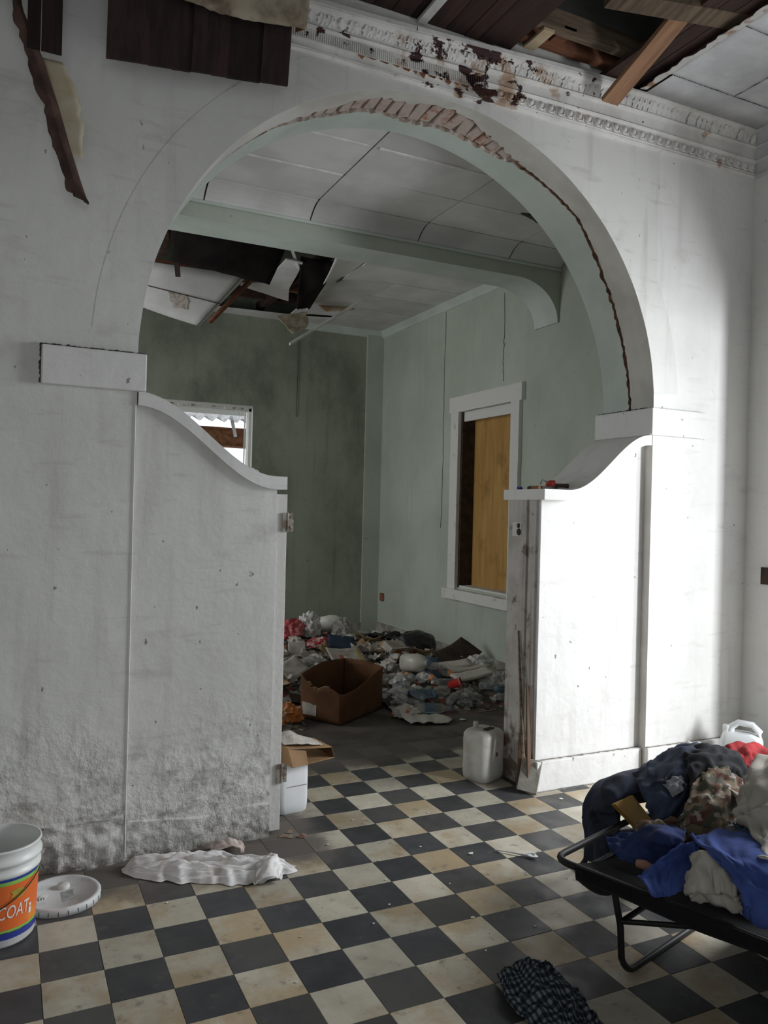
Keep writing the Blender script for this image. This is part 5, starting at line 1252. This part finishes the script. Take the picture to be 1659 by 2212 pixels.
BD = [[(.758, -.106, .362), (.826, -.133, .38), (.838, -.215, .44), (.897, -.27, .455), (.909, -.35, .46)],
      [(.717, -.179, .358), (.765, -.21, .38), (.790, -.271, .435), (.782, -.355, .475), (.823, -.419, .46)],
      [(.709, -.248, .354), (.749, -.276, .362), (.777, -.303, .39), (.783, -.384, .425), (.823, -.42, .43)],
      [(.735, -.318, .354), (.760, -.345, .358), (.785, -.363, .372), (.818, -.373, .385), (.837, -.417, .40)]]
cloth('navy_shirt', BD, M['navy'], 'navy shirt crumpled at the head end of the cot', 'shirt', 50, 40, 0.020, 4, 4, 8, solid=0.008)
b = MB(); b.tube([(.712, -.318, .372), (.722, -.345, .376), (.732, -.385, .372)], [.014, .017, .012], 10)
tag(b.build('pink_roll', simple('dusty_pink', (0.42, 0.21, 0.165), (0.35, 0.17, 0.13), 9, 0.8)), 'small dusty pink roll lying between the navy shirt and the blue blanket', 'roll')
CR = [[(.742, -.515, .385), (.743, -.535, .452), (.787, -.551, .488), (.807, -.615, .48), (.813, -.668, .465)],
      [(.706, -.552, .385), (.716, -.590, .445), (.750, -.612, .475), (.758, -.662, .465), (.752, -.712, .45)],
      [(.703, -.566, .370), (.708, -.623, .405), (.738, -.651, .42), (.742, -.692, .42), (.740, -.732, .41)],
      [(.728, -.566, .352), (.738, -.607, .352), (.752, -.649, .354), (.764, -.684, .356), (.768, -.718, .36)]]
cloth('cream_fleece_roll', CR, M['creamcloth'], 'cream fleece rolled up under the fold of the blue blanket', 'fleece', 50, 40, 0.030, 2.4, 2.0, 2.6, solid=0.014)
CBr = [[(1.187, -.33, .555), (1.196, -.383, .62), (1.293, -.363, .69), (1.40, -.40, .71)],
      [(1.103, -.418, .545), (1.086, -.483, .605), (1.124, -.499, .655), (1.20, -.558, .68)],
      [(1.077, -.464, .515), (1.045, -.535, .555), (1.025, -.587, .585), (1.06, -.66, .6)],
      [(1.026, -.564, .50), (.96, -.634, .535), (.925, -.685, .545), (.955, -.74, .55)],
      [(.90, -.69, .505), (.838, -.746, .520), (.820, -.78, .515), (.85, -.83, .51)]]
cloth('cream_blanket', CBr, M['creamcloth'], 'cream fleece blanket piled at the far side of the clothes heap', 'blanket', 50, 56, 0.040, 3, 4, 6, solid=0.014)
cloth('teal_scarf', [[(1.06, -.43, .50), (1.11, -.45, .515), (1.15, -.47, .51)], [(1.02, -.48, .48), (1.06, -.51, .50), (1.10, -.53, .495)], [(.99, -.50, .45), (1.02, -.54, .46), (1.06, -.57, .455)]], fabric('teal_cloth', (0.020, 0.055, 0.085), (0.10, 0.17, 0.21), 40), 'dark teal patterned cloth wedged between the camouflage shirt and cream blanket', 'cloth', 26, 24, 0.014, 4, 3, 5)
# white plastic bag behind the heap
def crumple(name, c, rad, mat, label, cat, seed, amp=0.28, freq=2.2, sub=4, group=None, flat=True, parent=None):
    bm = bmesh.new(); bmesh.ops.create_icosphere(bm, subdivisions=sub, radius=1)
    for v in bm.verts:
        p = v.co.copy(); d = ridge(p.x*freq+seed, p.y*freq, p.z*freq)*0.6 + 0.5*nz(p.x*freq*2+seed, p.y*freq*2, p.z*freq*2)
        p *= 1 + amp*(d-0.35)
        v.co = Vector((p.x*rad[0], p.y*rad[1], p.z*rad[2]))
    zmin = min(v.co.z for v in bm.verts)
    if flat:
        cut = zmin*0.55
        for v in bm.verts:
            if v.co.z < cut: v.co.z = cut + (v.co.z-cut)*0.12
        zmin = min(v.co.z for v in bm.verts)
    me = bpy.data.meshes.new(name)
    bm.to_mesh(me); bm.free(); me.materials.append(mat)
    for p in me.polygons: p.use_smooth = amp < 0.34
    o = link(name, me, parent, (c[0], c[1], c[2]-zmin))
    if label: tag(o, label, cat, group)
    return o
M['bagwhite'] = simple('white_bag_plastic', (0.66, 0.645, 0.63), (0.48, 0.465, 0.45), 12, 0.4, 0.5, 0.2)
crumple('white_plastic_bag', (1.80, 0.42, 0.0), (0.14, 0.14, 0.30), M['bagwhite'], 'crumpled white plastic bag standing behind the red shirt', 'bag', 3, 0.28, 1.6)

# added unseen blanket on the far cot edge, keeps door light from underneath
b = MB(); b.grid(lambda u, v: K(W_ - 0.02 + 0.035*sstep(0, 0.2, v) + 0.03*nz(u*9, v*2)*v, lerp(0.45, 1.85, u), lerp(ZK+0.022, 0.012, v) + 0.01*nz(u*6, 3)*(1-v)), 60, 16, 0, True)
tag(b.build('shade_blanket', M['blackcloth'], None, solid=0.010), 'added dark blanket on the far edge of the cot shading the floor below', 'blanket')

crumple('grey_sweater', K(0.44, 0.62, ZK-0.035), (0.19, 0.20, 0.15), fabric('grey_wool', (0.16, 0.155, 0.15), (0.10, 0.098, 0.095), 8), 'grey sweater bundled beneath the cream fleece blanket', 'sweater', 5, 0.2, 1.8, 4)
ca = tag(empty('plastic_crate', (1.74, 0.02, 0.002), (0, 0, -0.12)), 'dark plastic crate standing under the red shirt', 'crate')
b = MB(); b.box((-0.19, -0.11, 0), (0.19, 0.11, 0.02), 0)
for x0, x1, y0, y1 in ((-0.20, 0.20, -0.12, -0.105), (-0.20, 0.20, 0.105, 0.12), (-0.20, -0.185, -0.12, 0.12), (0.185, 0.20, -0.12, 0.12)): b.box((x0, y0, 0), (x1, y1, 0.40), 0)
b.build('body', M['canvas'], ca)
b = MB()
for x0, x1, y0, y1 in ((-0.21, 0.21, -0.13, -0.115), (-0.21, 0.21, 0.115, 0.13), (-0.21, -0.195, -0.13, 0.13), (0.195, 0.21, -0.13, 0.13)): b.box((x0, y0, 0.385), (x1, y1, 0.415), 0)
b.build('rim', M['tube'], ca)
# ================================================================== RUBBISH IN THE FAR ROOM
def heap(x, y):
    """height of the packed rubbish under the loose things"""
    e = sstep(2.95, 3.5, y - 0.10*nz(x*2, 1)) * sstep(6.95, 6.2, y)
    h = 0.05 + 0.26*math.exp(-((x-1.35)/0.75)**2 - ((y-5.5)/0.9)**2) + 0.10*math.exp(-((x-2.2)/0.7)**2 - ((y-4.4)/1.0)**2) + 0.05*nz(x*3, y*3)
    h += 0.08*math.exp(-((x-0.55)/0.35)**2 - ((y-3.9)/0.6)**2)
    w = sstep(3.08, 2.75, x)*sstep(0.30, 0.60, x) + 0.0
    clear = 1 - sstep(1.55, 1.35, x)*sstep(0.66, 0.72, x)*sstep(3.75, 3.6, y)
    return max(0.0, h*e*(0.35+0.65*w))*clear
def hv(x, y): return heap(x, y)
def litter():
    t = NT('packed_rubbish'); vo = t.n('ShaderNodeTexVoronoi'); t.l(t.vec(t.pos, (1, 1, 0.6)), vo.inputs['Vector']); vo.inputs['Scale'].default_value = 19
    hs = t.xyz(vo.outputs['Color'])
    c = t.mix(t.ramp(hs[0], 0.2, 0.9), (0.075, 0.062, 0.052), (0.21, 0.175, 0.14))
    c = t.mix(t.ramp(hs[1], 0.84, 0.86), c, (0.48, 0.45, 0.41)); c = t.mix(t.ramp(hs[2], 0.93, 0.94), c, (0.24, 0.06, 0.04)); c = t.mix(t.ramp(hs[2], 0.10, 0.08), c, (0.02, 0.02, 0.022))
    t.bump(vo.outputs['Distance'], 0.8, 0.03)
    return t.out(c, 0.8, 0.3)
LIT = litter()
def heap_mesh(x0, x1, y0, y1, label):
    b = MB(); nu, nv = max(8, int((x1-x0)*40)), max(8, int((y1-y0)*38))
    def f(u, v):
        x, y = lerp(x0, x1, u), lerp(y0, y1, v); h = heap(x, y)
        return (x, y, h + 0.02*nz(x*22, y*22)*sstep(0, 0.05, h) - 0.004)
    b.grid(f, nu, nv, 0, False)
    stuff(b.build('rubbish_heap', LIT), label, 'rubbish')
heap_mesh(0.3, XR-0.03, 3.66, YB-0.03, 'packed layer of dark mixed rubbish covering the back of the far room')
heap_mesh(1.48, XR-0.03, 2.95, 3.66, 'packed dark rubbish spreading out to the right of the cardboard box')
heap_mesh(0.3, 0.70, 2.95, 3.66, 'packed dark rubbish between the left gate post and the cardboard box')
M['clear'] = None
def clearp(name, col, tr=0.85):
    t = NT(name); t.b.inputs['Transmission Weight'].default_value = tr; t.b.inputs['IOR'].default_value = 1.18
    return t.out(col, 0.12, 0.6)
M['clear'] = clearp('clear_plastic', (0.82, 0.84, 0.85)); M['bluepet'] = clearp('blue_tinted_plastic', (0.45, 0.62, 0.80)); M['greenpet'] = clearp('green_tinted_plastic', (0.45, 0.60, 0.45))
M['cloudy'] = simple('cloudy_plastic', (0.50, 0.475, 0.42), (0.40, 0.375, 0.32), 7, 0.35, 0.5)
M['redp'] = simple('red_plastic', (0.55, 0.035, 0.03), (0.42, 0.03, 0.03), 7, 0.45)
M['redpaper'] = simple('red_paper', (0.47, 0.045, 0.06), (0.50, 0.16, 0.16), 7, 0.6)
M['whitepaper'] = simple('white_paper', (0.54, 0.505, 0.46), (0.36, 0.32, 0.28), 9, 0.8, 0.2, 0.2)
M['kraft'] = simple('kraft_paper', (0.36, 0.24, 0.15), (0.27, 0.175, 0.105), 8, 0.85)
M['bagblack'] = simple('black_bag_plastic', (0.012, 0.012, 0.014), (0.022, 0.022, 0.024), 9, 0.35, 0.5)
M['bagclear'] = clearp('thin_clear_film', (0.62, 0.61, 0.58), 0.65)
M['navyp'] = simple('navy_card', (0.022, 0.034, 0.06), (0.03, 0.045, 0.08), 7, 0.5)
M['orangep'] = simple('orange_print', (0.62, 0.20, 0.05), (0.52, 0.30, 0.16), 14, 0.6, lo=0.5, hi=0.6)
M['tan'] = simple('tan_card', (0.42, 0.30, 0.18), (0.33, 0.22, 0.12), 8, 0.85)

# ---- the cardboard box
bx = tag(empty('cardboard_box', (1.06, 3.30, 0.003)), 'large open brown cardboard box with torn sides standing before the rubbish', 'box')
P0, P1, P2, P3 = Vector((0.928, 2.955, 0)), Vector((1.44, 3.315, 0)), Vector((1.24, 3.64, 0)), Vector((0.735, 3.28, 0))
c0 = Vector((1.06, 3.30, 0)); P0, P1, P2, P3 = [p-c0 for p in (P0, P1, P2, P3)]
def wallp(a, c, tops, n=26, lean=0.02, seed=1):
    b = MB(); out = ((a+c)/2).normalized()
    b.grid(lambda u, v: a.lerp(c, u) + Vector((0, 0, v*(interp(tops, u) + 0.004*nz(u*18, seed)))) + out*lean*v*math.sin(PI*u) , n, 8, 0, True)
    o = b.build('side', M['carddark'], bx, solid=0.006); return o
wallp(P0, P1, [(0, 0.225), (.1, 0.222), (.3, 0.235), (.45, 0.26), (.6, 0.285), (.75, 0.31), (1, 0.335)], seed=1)
wallp(P1, P2, [(0, 0.335), (.5, 0.36), (1, 0.36)], seed=2)
wallp(P2, P3, [(0, 0.36), (.5, 0.375), (1, 0.335)], seed=3)
wallp(P3, P0, [(0, 0.335), (.12, 0.295), (.3, 0.245), (.45, 0.235), (.6, 0.265), (.8, 0.262), (1, 0.225)], seed=4)
b = MB(); b.add([P0+Vector((0,0,.004)), P1+Vector((0,0,.004)), P2+Vector((0,0,.004)), P3+Vector((0,0,.004))], [(0,1,2,3)]); b.build('bottom', M['carddark'], bx, solid=0.004)
d = (P3-P0).normalized(); nrm = Vector((d.y, -d.x, 0)); nrm = nrm if nrm.dot(P0+P3) > 0 else -nrm
q0, q1 = P0.lerp(P3, 0.58)+nrm*0.012, P0.lerp(P3, 0.96)+nrm*0.006
b = MB(); b.add([q0+Vector((0,0,.035)), q1+Vector((0,0,.032)), q1+Vector((0,0,.125)), q0+Vector((0,0,.125))], [(0,1,2,3)])
sk_ = b.build('shipping_label', M['whitepaper'], bx, solid=0.001)
# torn light edges
b = MB(); rr = random.Random(2)
for k in range(14):
    u = rr.uniform(0.15, 0.7); p = P3.lerp(P0, u); z = interp([(0, 0.335), (.12, 0.295), (.3, 0.245), (.45, 0.235), (.6, 0.265), (.8, 0.262), (1, 0.225)], u)
    b.box((p.x-.012, p.y-.006, z-.004), (p.x+.012, p.y+.006, z+.006), 0)
b.build('torn_edge', M['tan'], bx)
crumple('crumpled_paper', (1.12, 3.34, 0.010), (0.10, 0.09, 0.07), M['kraft'], 'crumpled kraft paper inside the cardboard box', 'paper', 12, 0.5, 2.2, 3)

# ---- prototypes for the loose rubbish
def bottle_proto(mat, capm, labm=None):
    e = empty('plastic_bottle')
    b = MB(); b.lathe([(0.0, 0.004), (0.020, 0.0), (0.029, 0.006), (0.031, 0.02), (0.0295, 0.05), (0.031, 0.07), (0.029, 0.09), (0.031, 0.12), (0.027, 0.145), (0.016, 0.17), (0.0115, 0.182), (0.0115, 0.195)], 16, 0, None, True, 1, 1, False); b.build('body', mat, e)
    b = MB(); b.lathe([(0.0145, 0.190), (0.0145, 0.205), (0.0, 0.206)], 12, 0); b.build('cap', capm, e)
    if labm: b = MB(); b.lathe([(0.0318, 0.055), (0.0318, 0.105)], 16, 0, None, True, 1, 1, False); b.build('label', labm, e)
    return e
def cup_proto(mat):
    e = empty('paper_cup')
    b = MB(); b.lathe([(0.0, 0.004), (0.026, 0.004), (0.027, 0.0), (0.038, 0.092), (0.041, 0.094), (0.040, 0.098), (0.036, 0.095), (0.026, 0.008), (0.0, 0.008)], 18, 0, None, True, 1, 1, False); b.build('body', mat, e)
    b = MB(); b.lathe([(0.0405, 0.092), (0.0425, 0.095), (0.0405, 0.099)], 18, 0, None, True, 1, 1, False); b.build('rim', M['whitepaper'], e)
    return e
def carton_proto(mat, mat2):
    e = empty('food_carton')
    b = MB(); b.box((-0.07, -0.05, 0), (0.07, 0.05, 0.055), 0); b.build('body', mat, e, bevel=0.004)
    b = MB(); b.add([(-0.07, -0.05, .056), (0.07, -0.05, .056), (0.085, -0.09, .095), (-0.06, -0.095, .085)], [(0,1,2,3)]); b.build('flap', mat, e, solid=0.002)
    b = MB(); b.box((-0.03, -0.0515, 0.012), (0.03, -0.0505, 0.045), 0); b.build('print', mat2, e)
    return e
def copy_tree(o):
    c = o.copy(); COL.objects.link(c)
    for ch_ in o.children:
        q = ch_.copy(); COL.objects.link(q); q.parent = c; q.matrix_parent_inverse = ch_.matrix_parent_inverse
    return c
R7 = random.Random(77)
used = {}
spots = []
def free_spot(rad, area, tries=60):
    for _ in range(tries):
        x, y = R7.uniform(area[0], area[1]), R7.uniform(area[2], area[3])
        if 0.68 < x < 1.50 and y < 3.72: continue
        if x + rad*1.2 > XR-0.04 or y + rad*1.2 > YB-0.04 or heap(x, y) < 0.012: continue
        if all((x-a)**2+(y-c)**2 > (0.8*(rad+r))**2 for a, c, r in spots):
            spots.append((x, y, rad)); return x, y
    return None
LAND = [(1.45, 3.45, 'beside the cardboard box'), (1.15, 3.85, 'behind the cardboard box'), (0.55, 3.5, 'left behind the gate post'), (1.72, 5.6, 'near the white milk jug'), (2.5, 4.75, 'by the full black bag'), (1.98, 3.98, 'next to the cloudy jug'), (2.62, 4.15, 'around the dark warped board'), (2.13, 3.42, 'near the bright red cup'), (2.85, 3.5, 'by the clear carrier bag'), (2.8, 5.6, 'in the far corner'), (1.0, 6.2, 'along the back wall'), (2.2, 6.2, 'at the foot of the back wall'), (1.66, 4.72, 'near the navy box lid'), (0.9, 4.8, 'near the red paper bag'), (2.45, 5.35, 'by the torn black bag'), (2.4, 3.7, 'among the folded newspapers'), (1.75, 3.1, 'by the large blue-labelled bottle')]
def where(label, x, y):
    w = min(LAND, key=lambda l: (l[0]-x)**2 + (l[1]-y)**2)[2]
    return label.replace(' lying in the rubbish', '').replace(' thrown on the rubbish', '').replace(' in the rubbish', '') + ' ' + w
def put(key, make, n, rad, area, label, cat, group, lie=True, lift=0.0, sc=(0.9, 1.15)):
    proto = None
    for _ in range(n):
        s = free_spot(rad, area)
        if s is None: continue
        if proto is None: o = proto = make()
        else: o = copy_tree(proto)
        tag(o, where(label, *s), cat, group)
        x, y = s; k = R7.uniform(*sc); o.scale = (k, k, k)
        z = heap(x, y) + lift
        if lie: o.rotation_euler = (PI/2 + R7.uniform(-.25, .25), 0, R7.uniform(0, 2*PI)); o.location = (x, y, z + 0.034*k)
        else: o.rotation_euler = (R7.uniform(-.35, .35), R7.uniform(-.35, .35), R7.uniform(0, 2*PI)); o.location = (x, y, z + 0.012)
# ---- the pieces that stand out, placed where the photograph has them
def jugp(name, loc, rot, mat, label, s=1.0):
    e = tag(empty(name, loc, rot), label, 'jug'); e.scale = (s, s, s)
    b = MB(); rbox(b, [(0.12, 0.12, 0.045, 0, 0, 0), (0.145, 0.145, 0.055, 0.012, 0, 0), (0.15, 0.15, 0.06, 0.14, 0, 0), (0.13, 0.13, 0.06, 0.19, 0, 0), (0.07, 0.07, 0.033, 0.235, 0, 0), (0.042, 0.042, 0.02, 0.245, 0, 0), (0.042, 0.042, 0.02, 0.262, 0, 0)]); b.build('body', mat, e)
    b = MB(); b.tube([(0.03, 0, 0.245), (0.075, 0, 0.225), (0.082, 0, 0.16), (0.07, 0, 0.12)], 0.012, 8); b.build('handle', mat, e)
    b = MB(); b.lathe([(0.023, 0.255), (0.023, 0.272), (0, 0.273)], 14); b.build('cap', M['bluepet'], e)
    return e
def reserve(*l):
    for x, y, r in l: spots.append((x, y, r))
jugp('white_milk_jug', (1.72, 5.55, hv(1.72, 5.55)+0.075), (1.35, 0.15, 1.0), M['milky'], 'white plastic milk jug lying on top of the rubbish at the back wall', 1.15)
jugp('cloudy_milk_jug', (1.98, 3.98, hv(1.98, 3.98)+0.09), (1.45, 0.1, 0.35), M['cloudy'], 'cloudy plastic jug lying with its round base outward beside the box', 1.1)
reserve((1.72, 5.45, .15), (1.98, 3.9, .14))
crumple('red_bag', (1.32, 5.25, hv(1.32, 5.25)-.02), (0.13, 0.13, 0.13), M['redpaper'], 'crumpled red paper bag on the rubbish near the left gate post', 'bag', 4, 0.5, 1.7, 4)
crumple('red_white_wrapper', (1.50, 4.85, hv(1.5, 4.85)-.01), (0.14, 0.10, 0.06), simple('red_white_print', (0.50, 0.05, 0.06), (0.60, 0.52, 0.50), 16, 0.6, lo=0.5, hi=0.55), 'crumpled red and white wrapper behind the cardboard box', 'wrapper', 8, 0.55, 1.9, 4)
crumple('clear_bag', (1.86, 5.15, hv(1.86, 5.15)-.01), (0.12, 0.12, 0.14), M['bagclear'], 'translucent plastic bag slumped beside the white milk jug', 'bag', 14, 0.4, 2.0, 4)
crumple('white_bag', (1.52, 5.25, hv(1.52, 5.25)-.01), (0.11, 0.12, 0.15), M['bagwhite'], 'white plastic bag twisted up next to the red paper bag', 'bag', 15, 0.5, 1.8, 4)
crumple('black_bag', (2.50, 4.75, hv(2.50, 4.75)-.01), (0.24, 0.16, 0.15), M['bagblack'], 'full black plastic bag slumped against the right wall', 'bag', 18, 0.22, 1.6, 4)
crumple('torn_black_bag', (2.45, 5.35, hv(2.45, 5.35)-.01), (0.30, 0.18, 0.10), M['bagblack'], 'flat torn black plastic bag behind the full black bag', 'bag', 21, 0.5, 2.6, 4)
crumple('white_carrier_bag', (2.66, 3.80, hv(2.66, 3.8)-.01), (0.16, 0.11, 0.11), M['bagwhite'], 'crumpled white carrier bag near the right wall skirting', 'bag', 22, 0.5, 1.9, 4)
crumple('clear_carrier_bag', (2.70, 3.40, hv(2.70, 3.4)-.01), (0.14, 0.12, 0.10), M['bagclear'], 'translucent carrier bag beside the crumpled white carrier bag', 'bag', 25, 0.5, 1.8, 4)
crumple('grey_film', (1.20, 4.25, hv(1.2, 4.25)-.01), (0.20, 0.16, 0.09), M['bagclear'], 'sheet of greyish plastic film heaped behind the cardboard box', 'plastic film', 29, 0.5, 1.7, 4)
reserve((1.32, 5.25, .13), (1.5, 4.85, .13), (1.86, 5.15, .12), (1.52, 5.25, .1), (2.5, 4.75, .2), (2.45, 5.35, .2), (2.66, 3.8, .14), (2.7, 3.4, .13), (1.2, 4.25, .18))
def flatpiece(name, x, y, w, d, ang, tilt, mat, label, cat, th=0.012, z=0.03, bend=0.0, parent=None):
    b = MB()
    b.grid(lambda u, v: ((u-.5)*w, (v-.5)*d, bend*(2*u-1)**2 + 0.006*nz(u*4+x, v*4+y)), 10, 6, 0, True)
    o = b.build(name, mat, parent, (x, y, hv(x, y)+z), (tilt[0], tilt[1], ang), solid=th)
    if label: tag(o, label, cat)
    spots.append((x, y, min(w, d)*0.5))
    return o
flatpiece('dark_board', 2.62, 4.15, 0.62, 0.26, 0.55, (0.5, -0.1), M['darkframe'], 'long dark warped board lying across the rubbish by the right wall', 'board', 0.014, 0.10, 0.05)
flatpiece('navy_box_lid', 1.66, 4.72, 0.26, 0.16, -0.25, (0.75, 0.1), M['navyp'], 'navy blue box lid tilted behind the cardboard box', 'box lid', 0.02, 0.08)
mg = flatpiece('magazine', 1.58, 4.42, 0.36, 0.20, 0.1, (0.55, 0.05), M['whitepaper'], 'open magazine page with red and yellow marks behind the cardboard box', 'magazine', 0.006, 0.09, 0.02)
b = MB(); b.add([(-0.08, -0.09, 0.016), (-0.03, -0.09, 0.016), (-0.04, -0.01, 0.016), (-0.075, 0.0, 0.016)], [(0,1,2,3)]); b.build('red_print', M['redpaper'], mg, solid=0.002)
b = MB(); b.add([(0.12, -0.09, 0.024), (0.15, -0.09, 0.026), (0.14, 0.06, 0.024), (0.115, 0.06, 0.022)], [(0,1,2,3)]); b.build('yellow_print', simple('dull_yellow', (0.45, 0.38, 0.12), (0.4, 0.33, 0.1), 9, 0.7), mg, solid=0.002)
flatpiece('tan_cardboard_flap', 2.62, 5.05, 0.13, 0.10, 0.3, (1.25, 0.2), M['orangep'], 'small upright orange-tan carton flap against the right skirting', 'carton flap', 0.008, 0.10)
flatpiece('white_foam_tray', 1.78, 4.95, 0.24, 0.12, 0.2, (0.3, 0.1), M['bagwhite'], 'curved white foam tray on the rubbish below the milk jug', 'tray', 0.012, 0.06, 0.03)
flatpiece('grey_card', 0.93, 4.05, 0.26, 0.20, 0.5, (0.6, -0.3), M['whitepaper'], 'grey-white card tilted at the left side of the box', 'card', 0.008, 0.14)
for k, (x, y, a) in enumerate(((2.45, 3.55, .15), (2.50, 3.72, .05), (2.35, 3.82, -.2))):
    flatpiece('folded_newspaper', x, y, 0.42, 0.13, a, (0.2, -0.08), M['news'], ['long folded newspaper in the middle of the rubbish', 'upper folded newspaper lying across the rubbish', 'creased newspaper wad next to the cloudy jug'][k], 'newspaper', 0.022, 0.06 + 0.02*k, 0.012)
ct2 = carton_proto(M['whitepaper'], M['orangep']); ct2.location = (2.10, 4.45, hv(2.1, 4.45)+0.05); ct2.rotation_euler = (0.5, 0.1, 0.35); ct2.scale = (1.7, 1.3, 1.4); tag(ct2, 'white food carton with an orange print in front of the black bag', 'carton'); spots.append((2.1, 4.45, .14))
rc = cup_proto(M['redp']); rc.location = (2.13, 3.42, hv(2.13, 3.42)+0.03); rc.rotation_euler = (1.2, 0.2, 0.8); rc.scale = (1.1,)*3; tag(rc, 'bright red cup tipped over among the bottles', 'cup'); spots.append((2.13, 3.42, .07))
# sheet of newspaper on the clear floor in front
b = MB(); b.grid(lambda u, v: (lerp(-0.20, 0.20, u)*(0.7+0.3*math.sin(PI*v)), lerp(-0.12, 0.12, v), 0.012 + 0.028*abs(nz(u*3, v*2))+0.025*math.sin(PI*v)*(1-u)), 20, 14, 0, True)
tag(b.build('floor_newspaper', M['news'], None, (1.60, 2.85, 0.002), (0, 0, -0.30), solid=0.004), 'crumpled newspaper sheet on the bare floor in front of the rubbish', 'newspaper'); spots.append((1.6, 2.85, .2))
b = MB(); b.add([(-0.02, -.018, .004), (.022, -.015, .004), (.018, .02, .004), (-.02, .016, .004)], [(0,1,2,3)]); tag(b.build('white_card_square', M['bagwhite'], None, (1.88, 2.78, 0.001), (0.0, 0.0, 0.2), solid=0.003), 'small white card square lying alone on the dark floor', 'card')
lb_ = bottle_proto(M['clear'], M['bluepet'], M['bluepet']); lb_.scale = (1.25, 1.25, 1.5); lb_.location = (1.62, 3.08, 0.042); lb_.rotation_euler = (PI/2, 0, 1.25); tag(lb_, 'large clear bottle with a blue label lying at the front edge of the rubbish', 'bottle'); spots.append((1.75, 3.05, .15))
crumple('snack_bag', (0.60, 3.18, 0.004), (0.11, 0.10, 0.08), M['orangep'], 'crumpled orange snack bag between the left gate post and the box', 'snack bag', 33, 0.5, 1.8, 4); spots.append((0.6, 3.18, .1))
crumple('orange_white_wrapper', (1.50, 3.02, 0.004), (0.11, 0.08, 0.05), simple('orange_white_print', (0.60, 0.56, 0.52), (0.60, 0.14, 0.06), 12, 0.6, lo=0.58, hi=0.62), 'white wrapper with an orange mark at the right corner of the box', 'wrapper', 36, 0.5, 1.8, 4)
# ---- fill: repeats
FR = (1.50, 2.95, 3.02, 4.2); BK = (0.75, 2.9, 3.7, 6.5); LFT = (0.38, 0.68, 3.15, 4.6)
put('b1', lambda: bottle_proto(M['clear'], M['whitepaper']), 22, 0.075, FR, 'clear empty water bottle lying in the rubbish', 'bottle', 'clear bottles in the rubbish')
put('b2', lambda: bottle_proto(M['bluepet'], M['royal']), 8, 0.075, FR, 'blue-tinted empty bottle lying in the rubbish', 'bottle', 'blue bottles in the rubbish')
put('b3', lambda: bottle_proto(M['clear'], M['redp'], M['orangep']), 8, 0.075, FR, 'clear bottle with an orange label lying in the rubbish', 'bottle', 'labelled bottles in the rubbish')
put('b4', lambda: bottle_proto(M['greenpet'], M['bagblack']), 5, 0.075, BK, 'green-tinted empty bottle lying in the rubbish', 'bottle', 'green bottles in the rubbish')
put('c1', lambda: cup_proto(M['whitepaper']), 10, 0.055, BK, 'white paper cup thrown on the rubbish', 'cup', 'paper cups in the rubbish')
put('f1', lambda: carton_proto(M['tan'], M['whitepaper']), 9, 0.085, BK, 'tan food carton thrown on the rubbish', 'carton', 'tan cartons in the rubbish')
put('f2', lambda: carton_proto(M['whitepaper'], M['redpaper']), 7, 0.085, BK, 'white food carton with a red print thrown on the rubbish', 'carton', 'white cartons in the rubbish')
def crumb_proto(mat, seed, rad, amp):
    def mk():
        return crumple('crumpled_paper', (0, 0, 0), rad, mat, None, None, seed, amp, 2.0, 3)
    return mk
for key, mat, n, lbl, grp, ar in (('p1', 'whitepaper', 26, 'crumpled white paper in the rubbish', 'white papers in the rubbish', BK), ('p2', 'kraft', 16, 'crumpled brown paper in the rubbish', 'brown papers in the rubbish', BK), ('p3', 'news', 16, 'crumpled newspaper ball in the rubbish', 'newspaper balls in the rubbish', BK), ('p4', 'bagwhite', 12, 'crumpled white plastic wrapper in the rubbish', 'white wrappers in the rubbish', FR), ('p5', 'bagblack', 9, 'crumpled black plastic scrap in the rubbish', 'black scraps in the rubbish', BK), ('p6', 'redpaper', 5, 'crumpled red wrapper in the rubbish', 'red wrappers in the rubbish', BK), ('p7', 'bagclear', 12, 'crumpled clear plastic scrap in the rubbish', 'clear scraps in the rubbish', FR), ('p8', 'whitepaper', 10, 'crumpled off-white paper in the rubbish', 'papers left of the box', LFT)):
    put(key, crumb_proto(M[mat], len(lbl)+n, (0.075, 0.055, 0.045), 0.6), n, 0.06, ar, lbl, 'paper' if 'paper' in lbl else 'wrapper', grp, False, -0.012, (0.8, 1.5))
def scrap_proto(mat, seed):
    def mk():
        r = random.Random(seed); b = MB()
        b.grid(lambda u, v: ((u-.5)*0.17 + .01*nz(v*5, seed), (v-.5)*0.12 + 0.01*nz(u*5, seed+1), 0.012 + 0.05*abs(nz(u*2+seed, v*1.5)) + 0.03*(2*u-1)**2), 8, 6, 0, True)
        return b.build('cardboard_scrap', mat, None, solid=0.004)
    return mk
for key, mat, n, lbl, grp in (('s1', 'tan', 16, 'curled cardboard scrap in the rubbish', 'cardboard scraps in the rubbish'), ('s2', 'news', 18, 'curled newspaper page in the rubbish', 'newspaper pages in the rubbish'), ('s3', 'whitepaper', 14, 'curled white sheet in the rubbish', 'white sheets in the rubbish')):
    put(key, scrap_proto(M[mat], n), n, 0.07, BK, lbl, 'scrap', grp, False, 0.0, (0.8, 1.5))
